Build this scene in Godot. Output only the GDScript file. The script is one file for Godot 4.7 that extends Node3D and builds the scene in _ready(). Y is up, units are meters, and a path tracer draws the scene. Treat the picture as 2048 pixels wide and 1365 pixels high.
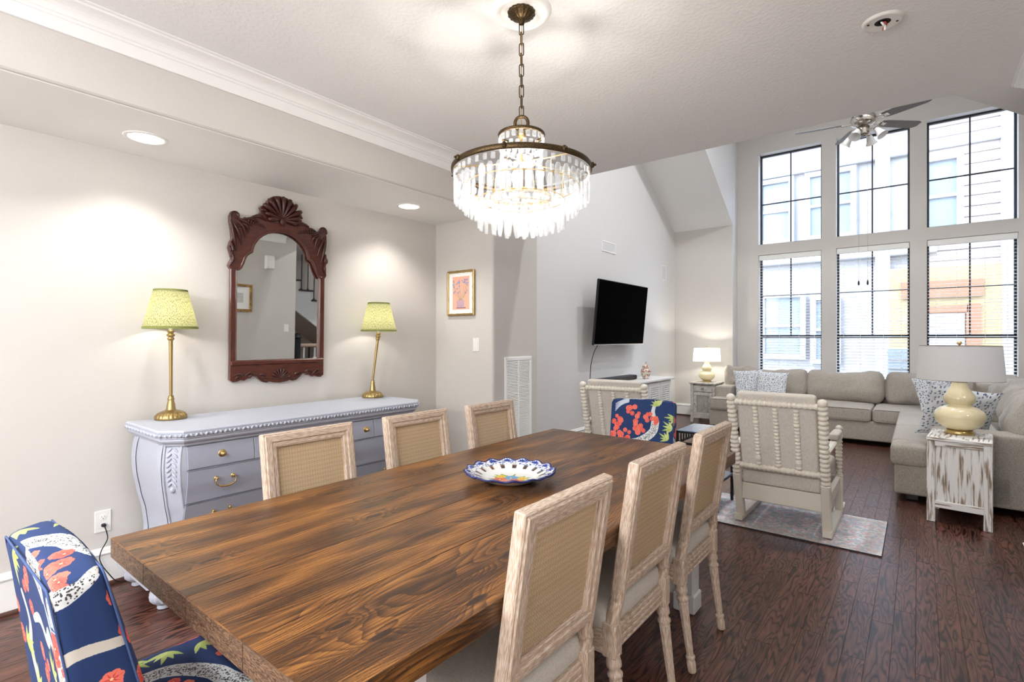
extends Node3D
# A dining room that opens on a two-storey living room. x runs right, y up, -z towards the window wall; metres.

const CAM := Vector3(0, 1.35, 0)
const FOCAL := 1030.0
const CAM_TURN := 38.3
# strength of the lamps; back ones unseen, pendant and high ones added
const DOWN_E := 0.75
const UNSEEN_BACK_E := 2.2
const ADDED_PENDANT_E := 2.0
const ADDED_HIGH_E := 5.6
const CHAND_E := 0.11
const BUFFET_E := 0.045
const TABLE_LAMP_E := 0.27
var used := {}
var M := {}
var rng := RandomNumberGenerator.new()

func _ready() -> void:
	rng.seed = 7
	camera_and_sky()
	materials()
	shell()
	plank_floor()
	windows()
	outdoors()
	stair_hall()
	dining()
	sideboard_wall()
	living()
	ceiling_things()

func camera_and_sky() -> void:
	var cam := Camera3D.new()
	cam.name = "camera"
	cam.projection = Camera3D.PROJECTION_FRUSTUM
	cam.near = 0.05
	cam.far = 200.0
	cam.size = 2.0 * cam.near * 682.5 / FOCAL
	cam.frustum_offset = Vector2(0, -cam.near * 5.5 / FOCAL)
	cam.position = CAM
	cam.rotation_degrees.y = CAM_TURN
	cam.current = true
	add_child(cam)
	var e := Environment.new()
	e.background_mode = Environment.BG_SKY
	var sm := ProceduralSkyMaterial.new()
	sm.sky_top_color = Color(0.72, 0.80, 0.92)
	sm.sky_horizon_color = Color(0.91, 0.94, 0.97)
	sm.ground_bottom_color = Color(0.55, 0.53, 0.50)
	sm.ground_horizon_color = Color(0.72, 0.70, 0.67)
	sm.sky_energy_multiplier = 3.4
	sm.ground_energy_multiplier = 2.0
	var sky := Sky.new()
	sky.sky_material = sm
	e.sky = sky
	e.tonemap_mode = Environment.TONE_MAPPER_LINEAR
	e.tonemap_exposure = 1.1
	e.sdfgi_enabled = true
	e.ssao_enabled = true
	e.ssil_enabled = true
	var we := WorldEnvironment.new()
	we.name = "surroundings"
	we.environment = e
	add_child(we)
	var sun := DirectionalLight3D.new()
	sun.name = "sun"
	sun.light_energy = 1.0
	sun.light_color = Color(1.0, 0.96, 0.9)
	sun.light_angular_distance = 0.6
	sun.shadow_enabled = true
	sun.rotation_degrees = Vector3(-52, -24, 0)
	add_child(sun)

# ---------------------------------------------------------------- mesh building
class MB:
	var v := PackedVector3Array()
	var n := PackedVector3Array()
	var uv := PackedVector2Array()
	var ix := PackedInt32Array()
	var col := PackedColorArray()
	var xf := Transform3D()
	var uvo := Vector2.ZERO
	var tint = null

	func put(p: Vector3, nn: Vector3, t: Vector2) -> int:
		v.append(xf * p)
		n.append((xf.basis * nn).normalized())
		uv.append(t + uvo)
		if tint != null:
			col.append(tint)
		return v.size() - 1

	func face(a: int, b: int, c: int) -> void:
		# front faces run clockwise
		var g := (v[c] - v[a]).cross(v[b] - v[a])
		if g.dot(n[a] + n[b] + n[c]) < 0.0:
			ix.append_array([a, c, b])
		else:
			ix.append_array([a, b, c])

	func quad(a: Vector3, b: Vector3, c: Vector3, d: Vector3, nn: Vector3, ua := Vector2.ZERO, ub := Vector2.ZERO, uc := Vector2.ZERO, ud := Vector2.ZERO) -> void:
		var i := put(a, nn, ua)
		put(b, nn, ub)
		put(c, nn, uc)
		put(d, nn, ud)
		face(i, i + 1, i + 2)
		face(i, i + 2, i + 3)

	func poly(ps: Array, nn: Vector3) -> void:
		# convex polygon, uv by the two axes across its normal
		var i0 := v.size()
		for p in ps:
			put(p, nn, Vector2(p.x + p.z, p.y) if absf(nn.y) < 0.7 else Vector2(p.x, p.z))
		for k in range(1, ps.size() - 1):
			face(i0, i0 + k, i0 + k + 1)

	func box(c: Vector3, s: Vector3, b := 0.0) -> void:
		var h := s * 0.5
		b = minf(b, minf(h.x, minf(h.y, h.z)) * 0.95)
		for ax in 3:
			var a1 := (ax + 1) % 3
			var a2 := (ax + 2) % 3
			if s[a2] > s[a1]:
				var t := a1
				a1 = a2
				a2 = t
			for sg in [-1.0, 1.0]:
				var nn := Vector3.ZERO
				nn[ax] = sg
				var ps := []
				var us := []
				for k in [[-1, -1], [1, -1], [1, 1], [-1, 1]]:
					var p := Vector3.ZERO
					p[ax] = sg * h[ax]
					p[a1] = k[0] * (h[a1] - b)
					p[a2] = k[1] * (h[a2] - b)
					ps.append(c + p)
					us.append(Vector2(p[a1] + c[a1], p[a2] + c[a2]))
				quad(ps[0], ps[1], ps[2], ps[3], nn, us[0], us[1], us[2], us[3])
		if b <= 0.0:
			return
		for ax in 3:
			var a1 := (ax + 1) % 3
			var a2 := (ax + 2) % 3
			for s1 in [-1.0, 1.0]:
				for s2 in [-1.0, 1.0]:
					var nn := Vector3.ZERO
					nn[a1] = s1
					nn[a2] = s2
					var ps := []
					for k in [[-1, 0], [1, 0], [1, 1], [-1, 1]]:
						var p := Vector3.ZERO
						p[ax] = k[0] * (h[ax] - b)
						p[a1] = s1 * (h[a1] - (b if k[1] else 0.0))
						p[a2] = s2 * (h[a2] - (0.0 if k[1] else b))
						ps.append(c + p)
					var l := 2.0 * (h[ax] - b)
					var o := c[ax]
					quad(ps[0], ps[1], ps[2], ps[3], nn.normalized(), Vector2(o - l / 2, 0), Vector2(o + l / 2, 0), Vector2(o + l / 2, b), Vector2(o - l / 2, b))
		for sx in [-1.0, 1.0]:
			for sy in [-1.0, 1.0]:
				for sz in [-1.0, 1.0]:
					var nn := Vector3(sx, sy, sz).normalized()
					var i := put(c + Vector3(sx * h.x, sy * (h.y - b), sz * (h.z - b)), nn, Vector2.ZERO)
					put(c + Vector3(sx * (h.x - b), sy * h.y, sz * (h.z - b)), nn, Vector2.ZERO)
					put(c + Vector3(sx * (h.x - b), sy * (h.y - b), sz * h.z), nn, Vector2.ZERO)
					face(i, i + 1, i + 2)

	func bar(a: Vector3, b: Vector3, w: float, h: float, bev := 0.0, up := Vector3.UP) -> void:
		# a box that runs from a to b
		var z := (b - a).normalized()
		var x := up.cross(z)
		if x.length() < 0.01:
			x = Vector3.RIGHT.cross(z)
		x = x.normalized()
		var keep := xf
		xf = keep * Transform3D(Basis(x, z.cross(x), z), (a + b) * 0.5)
		box(Vector3.ZERO, Vector3(w, h, a.distance_to(b)), bev)
		xf = keep

	func grid(nu: int, nv: int, f: Callable, su := 1.0, sv := 1.0, wrap_u := false, wrap_v := false, outward := true) -> void:
		# a smooth surface f(u, v), u and v from 0 to 1
		var p := []
		var mid := Vector3.ZERO
		for i in nu + 1:
			for j in nv + 1:
				var q: Vector3 = f.call(float(i) / nu, float(j) / nv)
				p.append(q)
				mid += q
		mid /= p.size()
		var w := nv + 1
		var ns := []
		var tot := 0.0
		for i in nu + 1:
			for j in nv + 1:
				var i0 := i - 1 if i > 0 else (nu - 1 if wrap_u else 0)
				var i1 := i + 1 if i < nu else (1 if wrap_u else nu)
				var j0 := j - 1 if j > 0 else (nv - 1 if wrap_v else 0)
				var j1 := j + 1 if j < nv else (1 if wrap_v else nv)
				var du: Vector3 = p[i1 * w + j] - p[i0 * w + j]
				var dv: Vector3 = p[i * w + j1] - p[i * w + j0]
				if du.length() < 1e-7:
					var jj := j
					var ii := 1 if i == 0 else nu - 1
					du = (p[ii * w + jj] - p[i * w + j]) * (1.0 if i == 0 else -1.0)
					dv = p[ii * w + j1] - p[ii * w + j0]
				if dv.length() < 1e-7:
					var jn := 1 if j == 0 else nv - 1
					du = p[i1 * w + jn] - p[i0 * w + jn]
					dv = (p[i * w + jn] - p[i * w + j]) * (1.0 if j == 0 else -1.0)
				var nn := du.cross(dv)
				nn = nn.normalized() if nn.length() > 1e-12 else Vector3.UP
				tot += nn.dot(p[i * w + j] - mid)
				ns.append(nn)
		var sg := -1.0 if (outward and tot < 0.0) else 1.0
		var base := v.size()
		for i in nu + 1:
			for j in nv + 1:
				put(p[i * w + j], ns[i * w + j] * sg, Vector2(float(i) / nu * su, float(j) / nv * sv))
		for i in nu:
			for j in nv:
				var a := base + i * w + j
				face(a, a + 1, a + w + 1)
				face(a, a + w + 1, a + w)

	func lathe(prof: Array, seg := 24, flutes := 0, depth := 0.0) -> void:
		# prof: [radius, height] from bottom to top; hard corners where a point is given twice
		var runs := [[]]
		for k in prof.size():
			runs[-1].append(prof[k])
			if k < prof.size() - 1 and prof[k] == prof[k + 1]:
				runs.append([])
		var rm := 0.0
		for q in prof:
			rm = maxf(rm, q[0])
		for run in runs:
			if run.size() < 2:
				continue
			var m: int = run.size()
			var h := 0.0
			for k in m - 1:
				h += Vector2(run[k][0], run[k][1]).distance_to(Vector2(run[k + 1][0], run[k + 1][1]))
			var f := func(u: float, t: float) -> Vector3:
				var k := int(round(u * (m - 1)))
				var a := t * TAU
				var r: float = run[k][0]
				if flutes > 0:
					r *= 1.0 - depth * (0.5 - 0.5 * cos(a * flutes))
				return Vector3(cos(a) * r, run[k][1], sin(a) * r)
			grid(m - 1, seg, f, h, TAU * rm, false, true, false)

	func flip(from: int) -> void:
		for k in range(from, n.size()):
			n[k] = -n[k]
		for k in range(0, ix.size(), 3):
			if ix[k] >= from:
				var t := ix[k + 1]
				ix[k + 1] = ix[k + 2]
				ix[k + 2] = t

	func tube(path: Array, r, seg := 8, closed := false) -> void:
		# r: a number or one for each point
		var m := path.size()
		var fr := []
		var side := Vector3.ZERO
		for k in m:
			var a: Vector3 = path[(k - 1 + m) % m] if closed else path[maxi(k - 1, 0)]
			var b: Vector3 = path[(k + 1) % m] if closed else path[mini(k + 1, m - 1)]
			var t := (b - a).normalized()
			if k == 0:
				side = t.cross(Vector3.UP if absf(t.y) < 0.9 else Vector3.RIGHT).normalized()
			else:
				side = (side - t * side.dot(t)).normalized()
			fr.append([side, t.cross(side)])
		var mm := m if closed else m - 1
		var l := 0.0
		for k in m - 1:
			l += (path[k] as Vector3).distance_to(path[k + 1])
		var f := func(u: float, w: float) -> Vector3:
			var k := int(round(u * mm)) % m
			var rr: float = r if (r is float or r is int) else r[k]
			var a := w * TAU
			return path[k] + (fr[k][0] * cos(a) + fr[k][1] * sin(a)) * rr
		var b0 := n.size()
		grid(mm, seg, f, l, 0.05, closed, true, false)
		var inv := xf.affine_inverse()
		var s := 0.0
		for k in range(b0, n.size()):
			var row := ((k - b0) / (seg + 1)) % m
			s += (inv.basis * n[k]).dot(inv * v[k] - path[row])
		if s < 0.0:
			flip(b0)
		if not closed:
			for e in [0, m - 1]:
				var t: Vector3 = ((path[1] - path[0]) if e == 0 else (path[m - 1] - path[m - 2])).normalized() * (-1.0 if e == 0 else 1.0)
				var rr: float = r if (r is float or r is int) else r[e]
				if rr < 0.0008:
					continue
				var c := put(path[e], t, Vector2.ZERO)
				var i0 := v.size()
				for q in seg + 1:
					var a := TAU * q / seg
					put(path[e] + (fr[e][0] * cos(a) + fr[e][1] * sin(a)) * rr, t, Vector2.ZERO)
				for q in seg:
					face(c, i0 + q, i0 + q + 1)

	func ball(c: Vector3, r: Vector3, nu := 10, nv := 14) -> void:
		grid(nu, nv, func(u: float, t: float) -> Vector3:
			var a := (u - 0.5) * PI
			return c + Vector3(cos(a) * cos(t * TAU) * r.x, sin(a) * r.y, cos(a) * sin(t * TAU) * r.z), 2.0 * r.y, TAU * r.x, false, true)

	func weld(from: int) -> void:
		# smooth normals over everything added since from, joined by position
		var sums := {}
		for k in range(0, ix.size(), 3):
			var a := ix[k]
			if a < from:
				continue
			var b := ix[k + 1]
			var c := ix[k + 2]
			var g := (v[c] - v[a]).cross(v[b] - v[a])
			for q in [a, b, c]:
				var key := Vector3i((v[q] * 20000.0).round())
				sums[key] = sums.get(key, Vector3.ZERO) + g
		for q in range(from, v.size()):
			var s: Vector3 = sums.get(Vector3i((v[q] * 20000.0).round()), n[q])
			if s.length() > 1e-12:
				n[q] = s.normalized()

	func soft(c: Vector3, s: Vector3, r: float, cells: int, shape = null) -> void:
		# a box with round edges; shape(p, from -1 to 1 in each axis) moves its points
		var h := s * 0.5
		r = minf(r, minf(h.x, minf(h.y, h.z)) * 0.999)
		var ticks := []
		for ax in 3:
			var t := []
			for e in [0.0, 0.13, 0.42, 1.0]:
				t.append(-h[ax] + r * e)
			var m := maxi(1, int(round(cells * (h[ax] - r) / maxf(h.x, maxf(h.y, h.z)))))
			for k in range(1, m):
				t.append(lerpf(-h[ax] + r, h[ax] - r, float(k) / m))
			for e in [1.0, 0.42, 0.13, 0.0]:
				t.append(h[ax] - r * e)
			ticks.append(t)
		var inner := h - Vector3(r, r, r)
		var from := v.size()
		for ax in 3:
			var a1 := (ax + 1) % 3
			var a2 := (ax + 2) % 3
			if ax == 1:
				a1 = 0
				a2 = 2
			if ax == 0:
				a1 = 2
				a2 = 1
			for sg in [-1.0, 1.0]:
				var i0 := v.size()
				var t1: Array = ticks[a1]
				var t2: Array = ticks[a2]
				for i in t1.size():
					for j in t2.size():
						var p := Vector3.ZERO
						p[ax] = sg * h[ax]
						p[a1] = t1[i]
						p[a2] = t2[j]
						var q := p.clamp(-inner, inner)
						var d := (p - q).normalized()
						var o := q + d * r
						if shape != null:
							o = shape.call(o, Vector3(o.x / h.x, o.y / h.y, o.z / h.z))
						put(c + o, d, Vector2(p[a1] + c[a1], p[a2] + c[a2] + (0.31 if sg > 0 else 0.0)))
				var w := t2.size()
				for i in t1.size() - 1:
					for j in w - 1:
						var a := i0 + i * w + j
						face(a, a + 1, a + w + 1)
						face(a, a + w + 1, a + w)
		weld(from)

	func prism(pts: PackedVector2Array, z0: float, z1: float, bev := 0.0) -> void:
		# an outline in x and y, drawn out from z0 to z1; the edge at z1 is chamfered by bev
		var ring := PackedVector2Array(pts)
		if Geometry2D.is_polygon_clockwise(ring):
			ring.reverse()
		var m := ring.size()
		var inner := ring
		if bev > 0.0:
			inner = PackedVector2Array()
			for k in m:
				var a := (ring[k] - ring[(k - 1 + m) % m]).normalized()
				var b := (ring[(k + 1) % m] - ring[k]).normalized()
				var na := Vector2(-a.y, a.x)
				var nb := Vector2(-b.y, b.x)
				var mid := (na + nb)
				mid = mid.normalized() if mid.length() > 0.01 else na
				inner.append(ring[k] + mid * bev / maxf(0.5, mid.dot(na)))
		var tri := Geometry2D.triangulate_polygon(ring)
		for sd in 2:
			var zz := z1 if sd == 1 else z0
			var rr := inner if sd == 1 else ring
			var nn := Vector3(0, 0, 1 if z1 > z0 else -1) * (1.0 if sd == 1 else -1.0)
			var i0 := v.size()
			for p in rr:
				put(Vector3(p.x, p.y, zz), nn, p)
			for k in range(0, tri.size(), 3):
				face(i0 + tri[k], i0 + tri[k + 1], i0 + tri[k + 2])
		var zb := z1 - signf(z1 - z0) * bev
		for k in m:
			var p := ring[k]
			var q := ring[(k + 1) % m]
			var d := (q - p).normalized()
			var nn := Vector3(d.y, -d.x, 0)
			var l := p.distance_to(q)
			quad(Vector3(p.x, p.y, z0), Vector3(q.x, q.y, z0), Vector3(q.x, q.y, zb), Vector3(p.x, p.y, zb), nn, Vector2(0, z0), Vector2(l, z0), Vector2(l, zb), Vector2(0, zb))
			if bev > 0.0:
				var p2 := inner[k]
				var q2 := inner[(k + 1) % m]
				quad(Vector3(p.x, p.y, zb), Vector3(q.x, q.y, zb), Vector3(q2.x, q2.y, z1), Vector3(p2.x, p2.y, z1), (nn + Vector3(0, 0, signf(z1 - z0))).normalized(), Vector2(0, 0), Vector2(l, 0), Vector2(l, bev), Vector2(0, bev))

	func sweep(prof: PackedVector2Array, path: Array, closed := false, up := Vector3.UP) -> void:
		# a moulding: prof.x points to the right of the path, prof.y along up; flat sides
		var m := path.size()
		var rows := []
		for k in m:
			var a: Vector3 = path[(k - 1 + m) % m] if (closed or k > 0) else path[k]
			var b: Vector3 = path[(k + 1) % m] if (closed or k < m - 1) else path[k]
			var d1: Vector3 = ((path[k] as Vector3) - a).normalized()
			var d2: Vector3 = (b - path[k]).normalized()
			if d1 == Vector3.ZERO:
				d1 = d2
			if d2 == Vector3.ZERO:
				d2 = d1
			var r1 := d1.cross(up).normalized()
			var r2 := d2.cross(up).normalized()
			var s := (r1 + r2).normalized()
			s /= maxf(0.3, s.dot(r1))
			var row := []
			for p in prof:
				row.append((path[k] as Vector3) + s * p.x + up * p.y)
			rows.append(row)
		var cnt := m if closed else m - 1
		for k in cnt:
			var ra: Array = rows[k]
			var rb: Array = rows[(k + 1) % m]
			var l := (path[k] as Vector3).distance_to(path[(k + 1) % m])
			var w := 0.0
			for j in prof.size() - 1:
				var nn: Vector3 = (ra[j + 1] - ra[j]).cross(rb[j] - ra[j])
				if nn.length() < 1e-12:
					continue
				var dw := prof[j].distance_to(prof[j + 1])
				quad(ra[j], rb[j], rb[j + 1], ra[j + 1], nn.normalized(), Vector2(0, w), Vector2(l, w), Vector2(l, w + dw), Vector2(0, w + dw))
				w += dw

	func mesh() -> ArrayMesh:
		var a := []
		a.resize(Mesh.ARRAY_MAX)
		a[Mesh.ARRAY_VERTEX] = v
		a[Mesh.ARRAY_NORMAL] = n
		a[Mesh.ARRAY_TEX_UV] = uv
		if col.size() == v.size() and col.size() > 0:
			a[Mesh.ARRAY_COLOR] = col
		a[Mesh.ARRAY_INDEX] = ix
		var m := ArrayMesh.new()
		m.add_surface_from_arrays(Mesh.PRIMITIVE_TRIANGLES, a)
		return m

# ---------------------------------------------------------------- nodes
func numbered(called: String) -> String:
	used[called] = used.get(called, -1) + 1
	return called if used[called] == 0 else "%s_%03d" % [called, used[called]]

func show_mesh(called: String, m: Mesh, mat: Material, parent: Node = null) -> MeshInstance3D:
	var o := MeshInstance3D.new()
	o.name = called if parent else numbered(called)
	o.mesh = m
	o.material_override = mat
	(parent if parent else self).add_child(o, true)
	return o

func obj(called: String, b: MB, mat: Material, parent: Node = null) -> MeshInstance3D:
	return show_mesh(called, b.mesh(), mat, parent)

func tag(o: Node, label: String, category: String, group := "") -> Node:
	o.set_meta("label", label)
	o.set_meta("category", category)
	if group:
		o.set_meta("group", group)
	return o

func thing(called: String, label: String, category: String, at := Vector3.ZERO, turn := 0.0, group := "") -> Node3D:
	var o := Node3D.new()
	o.name = numbered(called)
	o.position = at
	o.rotation_degrees.y = turn
	add_child(o)
	tag(o, label, category, group)
	return o

func part(called: String, parent: Node) -> Node3D:
	var o := Node3D.new()
	o.name = called
	parent.add_child(o, true)
	return o

func struct(called: String, b: MB, mat: Material) -> MeshInstance3D:
	var o := obj(called, b, mat)
	o.set_meta("kind", "structure")
	return o

func copy_of(o: Node3D, at: Vector3, turn: float, label: String) -> Node3D:
	var c: Node3D = o.duplicate()
	c.name = numbered(String(o.name))
	add_child(c)
	c.position = at
	c.rotation_degrees.y = turn
	c.set_meta("label", label)
	return c

func bx(c: Vector3, s: Vector3, b := 0.0) -> MB:
	var m := MB.new()
	m.box(c, s, b)
	return m

func span(a: Vector3, b: Vector3, bev := 0.0) -> MB:
	return bx((a + b) * 0.5, (b - a).abs(), bev)

func lathed(prof: Array, seg := 24, at := Vector3.ZERO) -> MB:
	var m := MB.new()
	m.xf.origin = at
	m.lathe(prof, seg)
	return m

func piped(path: Array, r, seg := 8, closed := false) -> MB:
	var m := MB.new()
	m.tube(path, r, seg, closed)
	return m

func bent(pts: Array, steps := 6) -> Array:
	# a smooth line through the points
	var out := []
	for k in pts.size() - 1:
		var p0: Vector3 = pts[maxi(k - 1, 0)]
		var p3: Vector3 = pts[mini(k + 2, pts.size() - 1)]
		for j in steps:
			out.append((pts[k] as Vector3).cubic_interpolate(pts[k + 1], p0, p3, float(j) / steps))
	out.append(pts[-1])
	return out

func bulb_light(parent: Node, at: Vector3, energy: float, size: float, c := Color(1, 0.975, 0.93)) -> OmniLight3D:
	var l := OmniLight3D.new()
	l.name = "lamp_light"
	l.position = at
	l.light_energy = energy
	l.light_color = c
	l.light_size = size
	l.omni_range = 30.0
	l.omni_attenuation = 2.0
	l.shadow_enabled = true
	parent.add_child(l, true)
	return l

func area_light(parent: Node, at: Vector3, size: Vector2, energy: float, c := Color(0.985, 0.99, 1.0)) -> AreaLight3D:
	# shines downwards
	var l := AreaLight3D.new()
	l.name = "lamp_light"
	l.position = at
	l.rotation_degrees.x = -90
	l.area_size = size
	l.light_energy = energy
	l.light_color = c
	l.shadow_enabled = true
	parent.add_child(l, true)
	return l

# ---------------------------------------------------------------- materials
func c8(r: int, g: int, b: int) -> Color:
	return Color(r / 255.0, g / 255.0, b / 255.0)

func std(c: Color, rough := 0.6, metal := 0.0, spec := 0.5) -> StandardMaterial3D:
	var m := StandardMaterial3D.new()
	m.albedo_color = c
	m.roughness = rough
	m.metallic = metal
	m.metallic_specular = spec
	return m

func noise(freq: float, oct := 4, kind := FastNoiseLite.TYPE_SIMPLEX_SMOOTH, sd := 1) -> FastNoiseLite:
	var f := FastNoiseLite.new()
	f.noise_type = kind
	f.frequency = freq
	f.fractal_octaves = oct
	f.seed = sd
	return f

func ramp(stops: Array) -> Gradient:
	var g := Gradient.new()
	var o := PackedFloat32Array()
	var c := PackedColorArray()
	for s in stops:
		o.append(s[0])
		c.append(s[1])
	g.offsets = o
	g.colors = c
	return g

func ntex(f: FastNoiseLite, w: int, h: int, g: Gradient = null, normal := false, strength := 4.0) -> NoiseTexture2D:
	var t := NoiseTexture2D.new()
	t.width = w
	t.height = h
	t.noise = f
	t.seamless = true
	t.as_normal_map = normal
	t.bump_strength = strength
	if g:
		t.color_ramp = g
	return t

func bumpy(m: StandardMaterial3D, t: Texture2D, cm: float) -> StandardMaterial3D:
	m.heightmap_enabled = true
	m.heightmap_texture = t
	m.heightmap_scale = cm
	return m

func tri(m: StandardMaterial3D, s: float) -> StandardMaterial3D:
	m.uv1_triplanar = true
	m.uv1_world_triplanar = true
	m.uv1_scale = Vector3(s, s, s)
	return m

func glow(c: Color, e: float) -> StandardMaterial3D:
	var m := std(c, 0.6)
	m.emission_enabled = true
	m.emission = c
	m.emission_energy_multiplier = e
	return m

func picture(im: Image) -> ImageTexture:
	return ImageTexture.create_from_image(im)

func disc(im: Image, x: float, y: float, r: float, c: Color, sy := 1.0) -> void:
	# wraps round the edges, so that the print repeats
	var w := im.get_width()
	var h := im.get_height()
	for k in range(-int(r * sy), int(r * sy) + 1):
		var half := r * sqrt(maxf(0.0, 1.0 - pow(k / maxf(r * sy, 0.5), 2.0)))
		var x0 := int(x - half)
		var n := maxi(1, int(half * 2))
		var yy := posmod(int(y) + k, h)
		for dx in [-w, 0, w]:
			im.fill_rect(Rect2i(x0 + dx, yy, n, 1), c)

func stroke(im: Image, pts: Array, r0: float, r1: float, c: Color) -> void:
	var n := pts.size()
	for k in n - 1:
		var a: Vector2 = pts[k]
		var b: Vector2 = pts[k + 1]
		var steps := maxi(2, int(a.distance_to(b) / maxf(1.0, minf(r0, r1) * 0.4)))
		for j in steps:
			var t := float(j) / steps
			var q := a.lerp(b, t)
			disc(im, q.x, q.y, lerpf(r0, r1, (k + t) / (n - 1)), c)

func curve2(pts: Array, steps := 10) -> Array:
	var out := []
	for k in pts.size() - 1:
		var p0: Vector2 = pts[maxi(k - 1, 0)]
		var p3: Vector2 = pts[mini(k + 2, pts.size() - 1)]
		for j in steps:
			out.append((pts[k] as Vector2).cubic_interpolate(pts[k + 1], p0, p3, float(j) / steps))
	out.append(pts[-1])
	return out

func leaf2(im: Image, at: Vector2, ang: float, l: float, w: float, c: Color) -> void:
	var d := Vector2(cos(ang), sin(ang))
	var n := int(l / 2.0)
	for k in n:
		var t := float(k) / n
		disc(im, at.x + d.x * l * t, at.y + d.y * l * t, w * sin(PI * pow(t, 0.7)) + 0.6, c)

func bloom(im: Image, at: Vector2, r: float, c: Color, c2: Color, sd: int) -> void:
	for k in 7:
		var a := TAU * k / 7.0 + sd
		disc(im, at.x + cos(a) * r * 0.6, at.y + sin(a) * r * 0.6, r * 0.46, c)
	disc(im, at.x, at.y, r * 0.5, c)
	for k in 7:
		var a := TAU * k / 7.0 + sd
		stroke(im, [at, at + Vector2(cos(a), sin(a)) * r * 0.85], 1.3, 0.8, c2)
	disc(im, at.x, at.y, r * 0.16, Color(0.97, 0.85, 0.6))

func fp(s: float, h: float) -> Vector2:
	# metres on the chair back (s to the sitter's left, h up) to a point of the print, 0.6 m a repeat
	return Vector2(posmod(-s / 0.6 * 768.0, 768.0), h / 0.6 * 768.0)

func floral_print() -> Image:
	# navy linen with a pale crackled trunk, coral blossom, a spotted bird and lime leaves
	var im := Image.create(768, 768, false, Image.FORMAT_RGB8)
	im.fill(c8(27, 52, 100))
	var g := RandomNumberGenerator.new()
	g.seed = 11
	var bone := c8(208, 203, 192)
	var dark := c8(62, 60, 62)
	var trunk := curve2([Vector2(430, -30), Vector2(400, 60), Vector2(300, 110), Vector2(250, 190), Vector2(300, 270), Vector2(260, 330), Vector2(330, 420)])
	stroke(im, trunk, 34, 16, bone)
	stroke(im, curve2([Vector2(255, 190), Vector2(170, 220), Vector2(110, 180), Vector2(30, 210), Vector2(-60, 180)]), 24, 12, bone)
	stroke(im, curve2([Vector2(620, -40), Vector2(600, 60), Vector2(640, 150), Vector2(600, 230)]), 22, 10, bone)
	for k in 460:
		var t: Vector2 = trunk[g.randi() % trunk.size()]
		var p := t + Vector2(g.randf_range(-24, 24), g.randf_range(-24, 24))
		stroke(im, [p, p + Vector2(g.randf_range(-8, 8), g.randf_range(-6, 6))], 1.1, 0.8, dark.lerp(bone, g.randf_range(0.2, 0.7)))
	# the bird: body, neck, tail feathers
	var white := c8(220, 224, 224)
	var o := fp(0.0, 0.0)
	var body := [Vector2(150, 330), Vector2(90, 355), Vector2(20, 372), Vector2(-60, 420), Vector2(-112, 480), Vector2(-124, 560), Vector2(-100, 640), Vector2(-120, 730)]
	stroke(im, curve2(body.slice(0, 6)), 34, 34, white)
	stroke(im, curve2(body.slice(5)), 22, 12, c8(206, 214, 214))
	for k in 520:
		var t := g.randf()
		var q: Vector2 = curve2(body.slice(0, 6))[int(t * 49)] + Vector2(g.randf_range(-27, 27), g.randf_range(-27, 27))
		disc(im, q.x, q.y, g.randf_range(1.4, 3.0), dark)
	for k in 10:
		stroke(im, curve2([Vector2(150, 330), Vector2(220 + k * 6, 300 - k * 9), Vector2(300 + k * 8, 310 - k * 20)]), 4.0, 1.2, c8(150 + k * 7, 176 + k * 5, 206))
	for k in 5:
		stroke(im, curve2([Vector2(240, 640 + k * 16), Vector2(190, 690 + k * 10), Vector2(120, 720 + k * 9)]), 3.2, 5.5, c8(198, 210, 222))
	# leaves
	var lime := c8(202, 214, 138)
	for q in [[-270, 520, 0.1], [-290, 610, -0.5], [-150, 700, 0.9], [-205, 330, -0.4], [-240, 420, 0.5], [120, 90, 1.0], [430, 150, 2.4], [560, 60, 0.3], [330, 60, 2.8]]:
		for k in 5:
			var a: float = q[2] + (k - 2.0) * 0.45
			leaf2(im, Vector2(q[0], q[1]), a, g.randf_range(60, 96), 9, lime.lerp(c8(150, 170, 76), g.randf() * 0.7))
	# coral blossom in clusters of small flowers
	var coral := c8(228, 92, 80)
	for q in [[-0.06, 0.495, 10, 0.05], [-0.145, 0.425, 9, 0.05], [0.07, 0.46, 9, 0.045], [-0.005, 0.40, 10, 0.05], [-0.19, 0.345, 9, 0.045], [-0.115, 0.335, 8, 0.04], [0.06, 0.20, 5, 0.04], [-0.2, 0.16, 6, 0.04], [0.2, 0.10, 6, 0.045], [0.25, 0.27, 5, 0.04], [-0.02, 0.06, 5, 0.04], [0.28, 0.50, 6, 0.04]]:
		var c := fp(q[0], q[1])
		for k in q[2]:
			var a := g.randf() * TAU
			var r: float = q[3] / 0.6 * 768.0 * sqrt(g.randf())
			bloom(im, c + Vector2(cos(a), sin(a)) * r, g.randf_range(16, 25), coral.lerp(c8(244, 134, 112), g.randf() * 0.7), c8(196, 56, 58), g.randi() % 6)
	return im

func sprig_print() -> Image:
	# off-white cotton scattered with small slate-blue leaf marks
	var im := Image.create(512, 512, false, Image.FORMAT_RGB8)
	im.fill(c8(218, 221, 224))
	var g := RandomNumberGenerator.new()
	g.seed = 5
	for i in 16:
		for j in 16:
			var p := Vector2(i * 32 + g.randf_range(2, 26), j * 32 + g.randf_range(2, 26))
			var c := c8(72, 86, 114).lerp(c8(128, 138, 156), g.randf())
			leaf2(im, p, g.randf_range(0.4, 1.5), g.randf_range(17, 27), 5.6, c)
			if g.randf() < 0.5:
				leaf2(im, p + Vector2(6, 2), g.randf_range(2.0, 3.0), 12, 3.6, c8(170, 160, 150))
	return im

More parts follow.
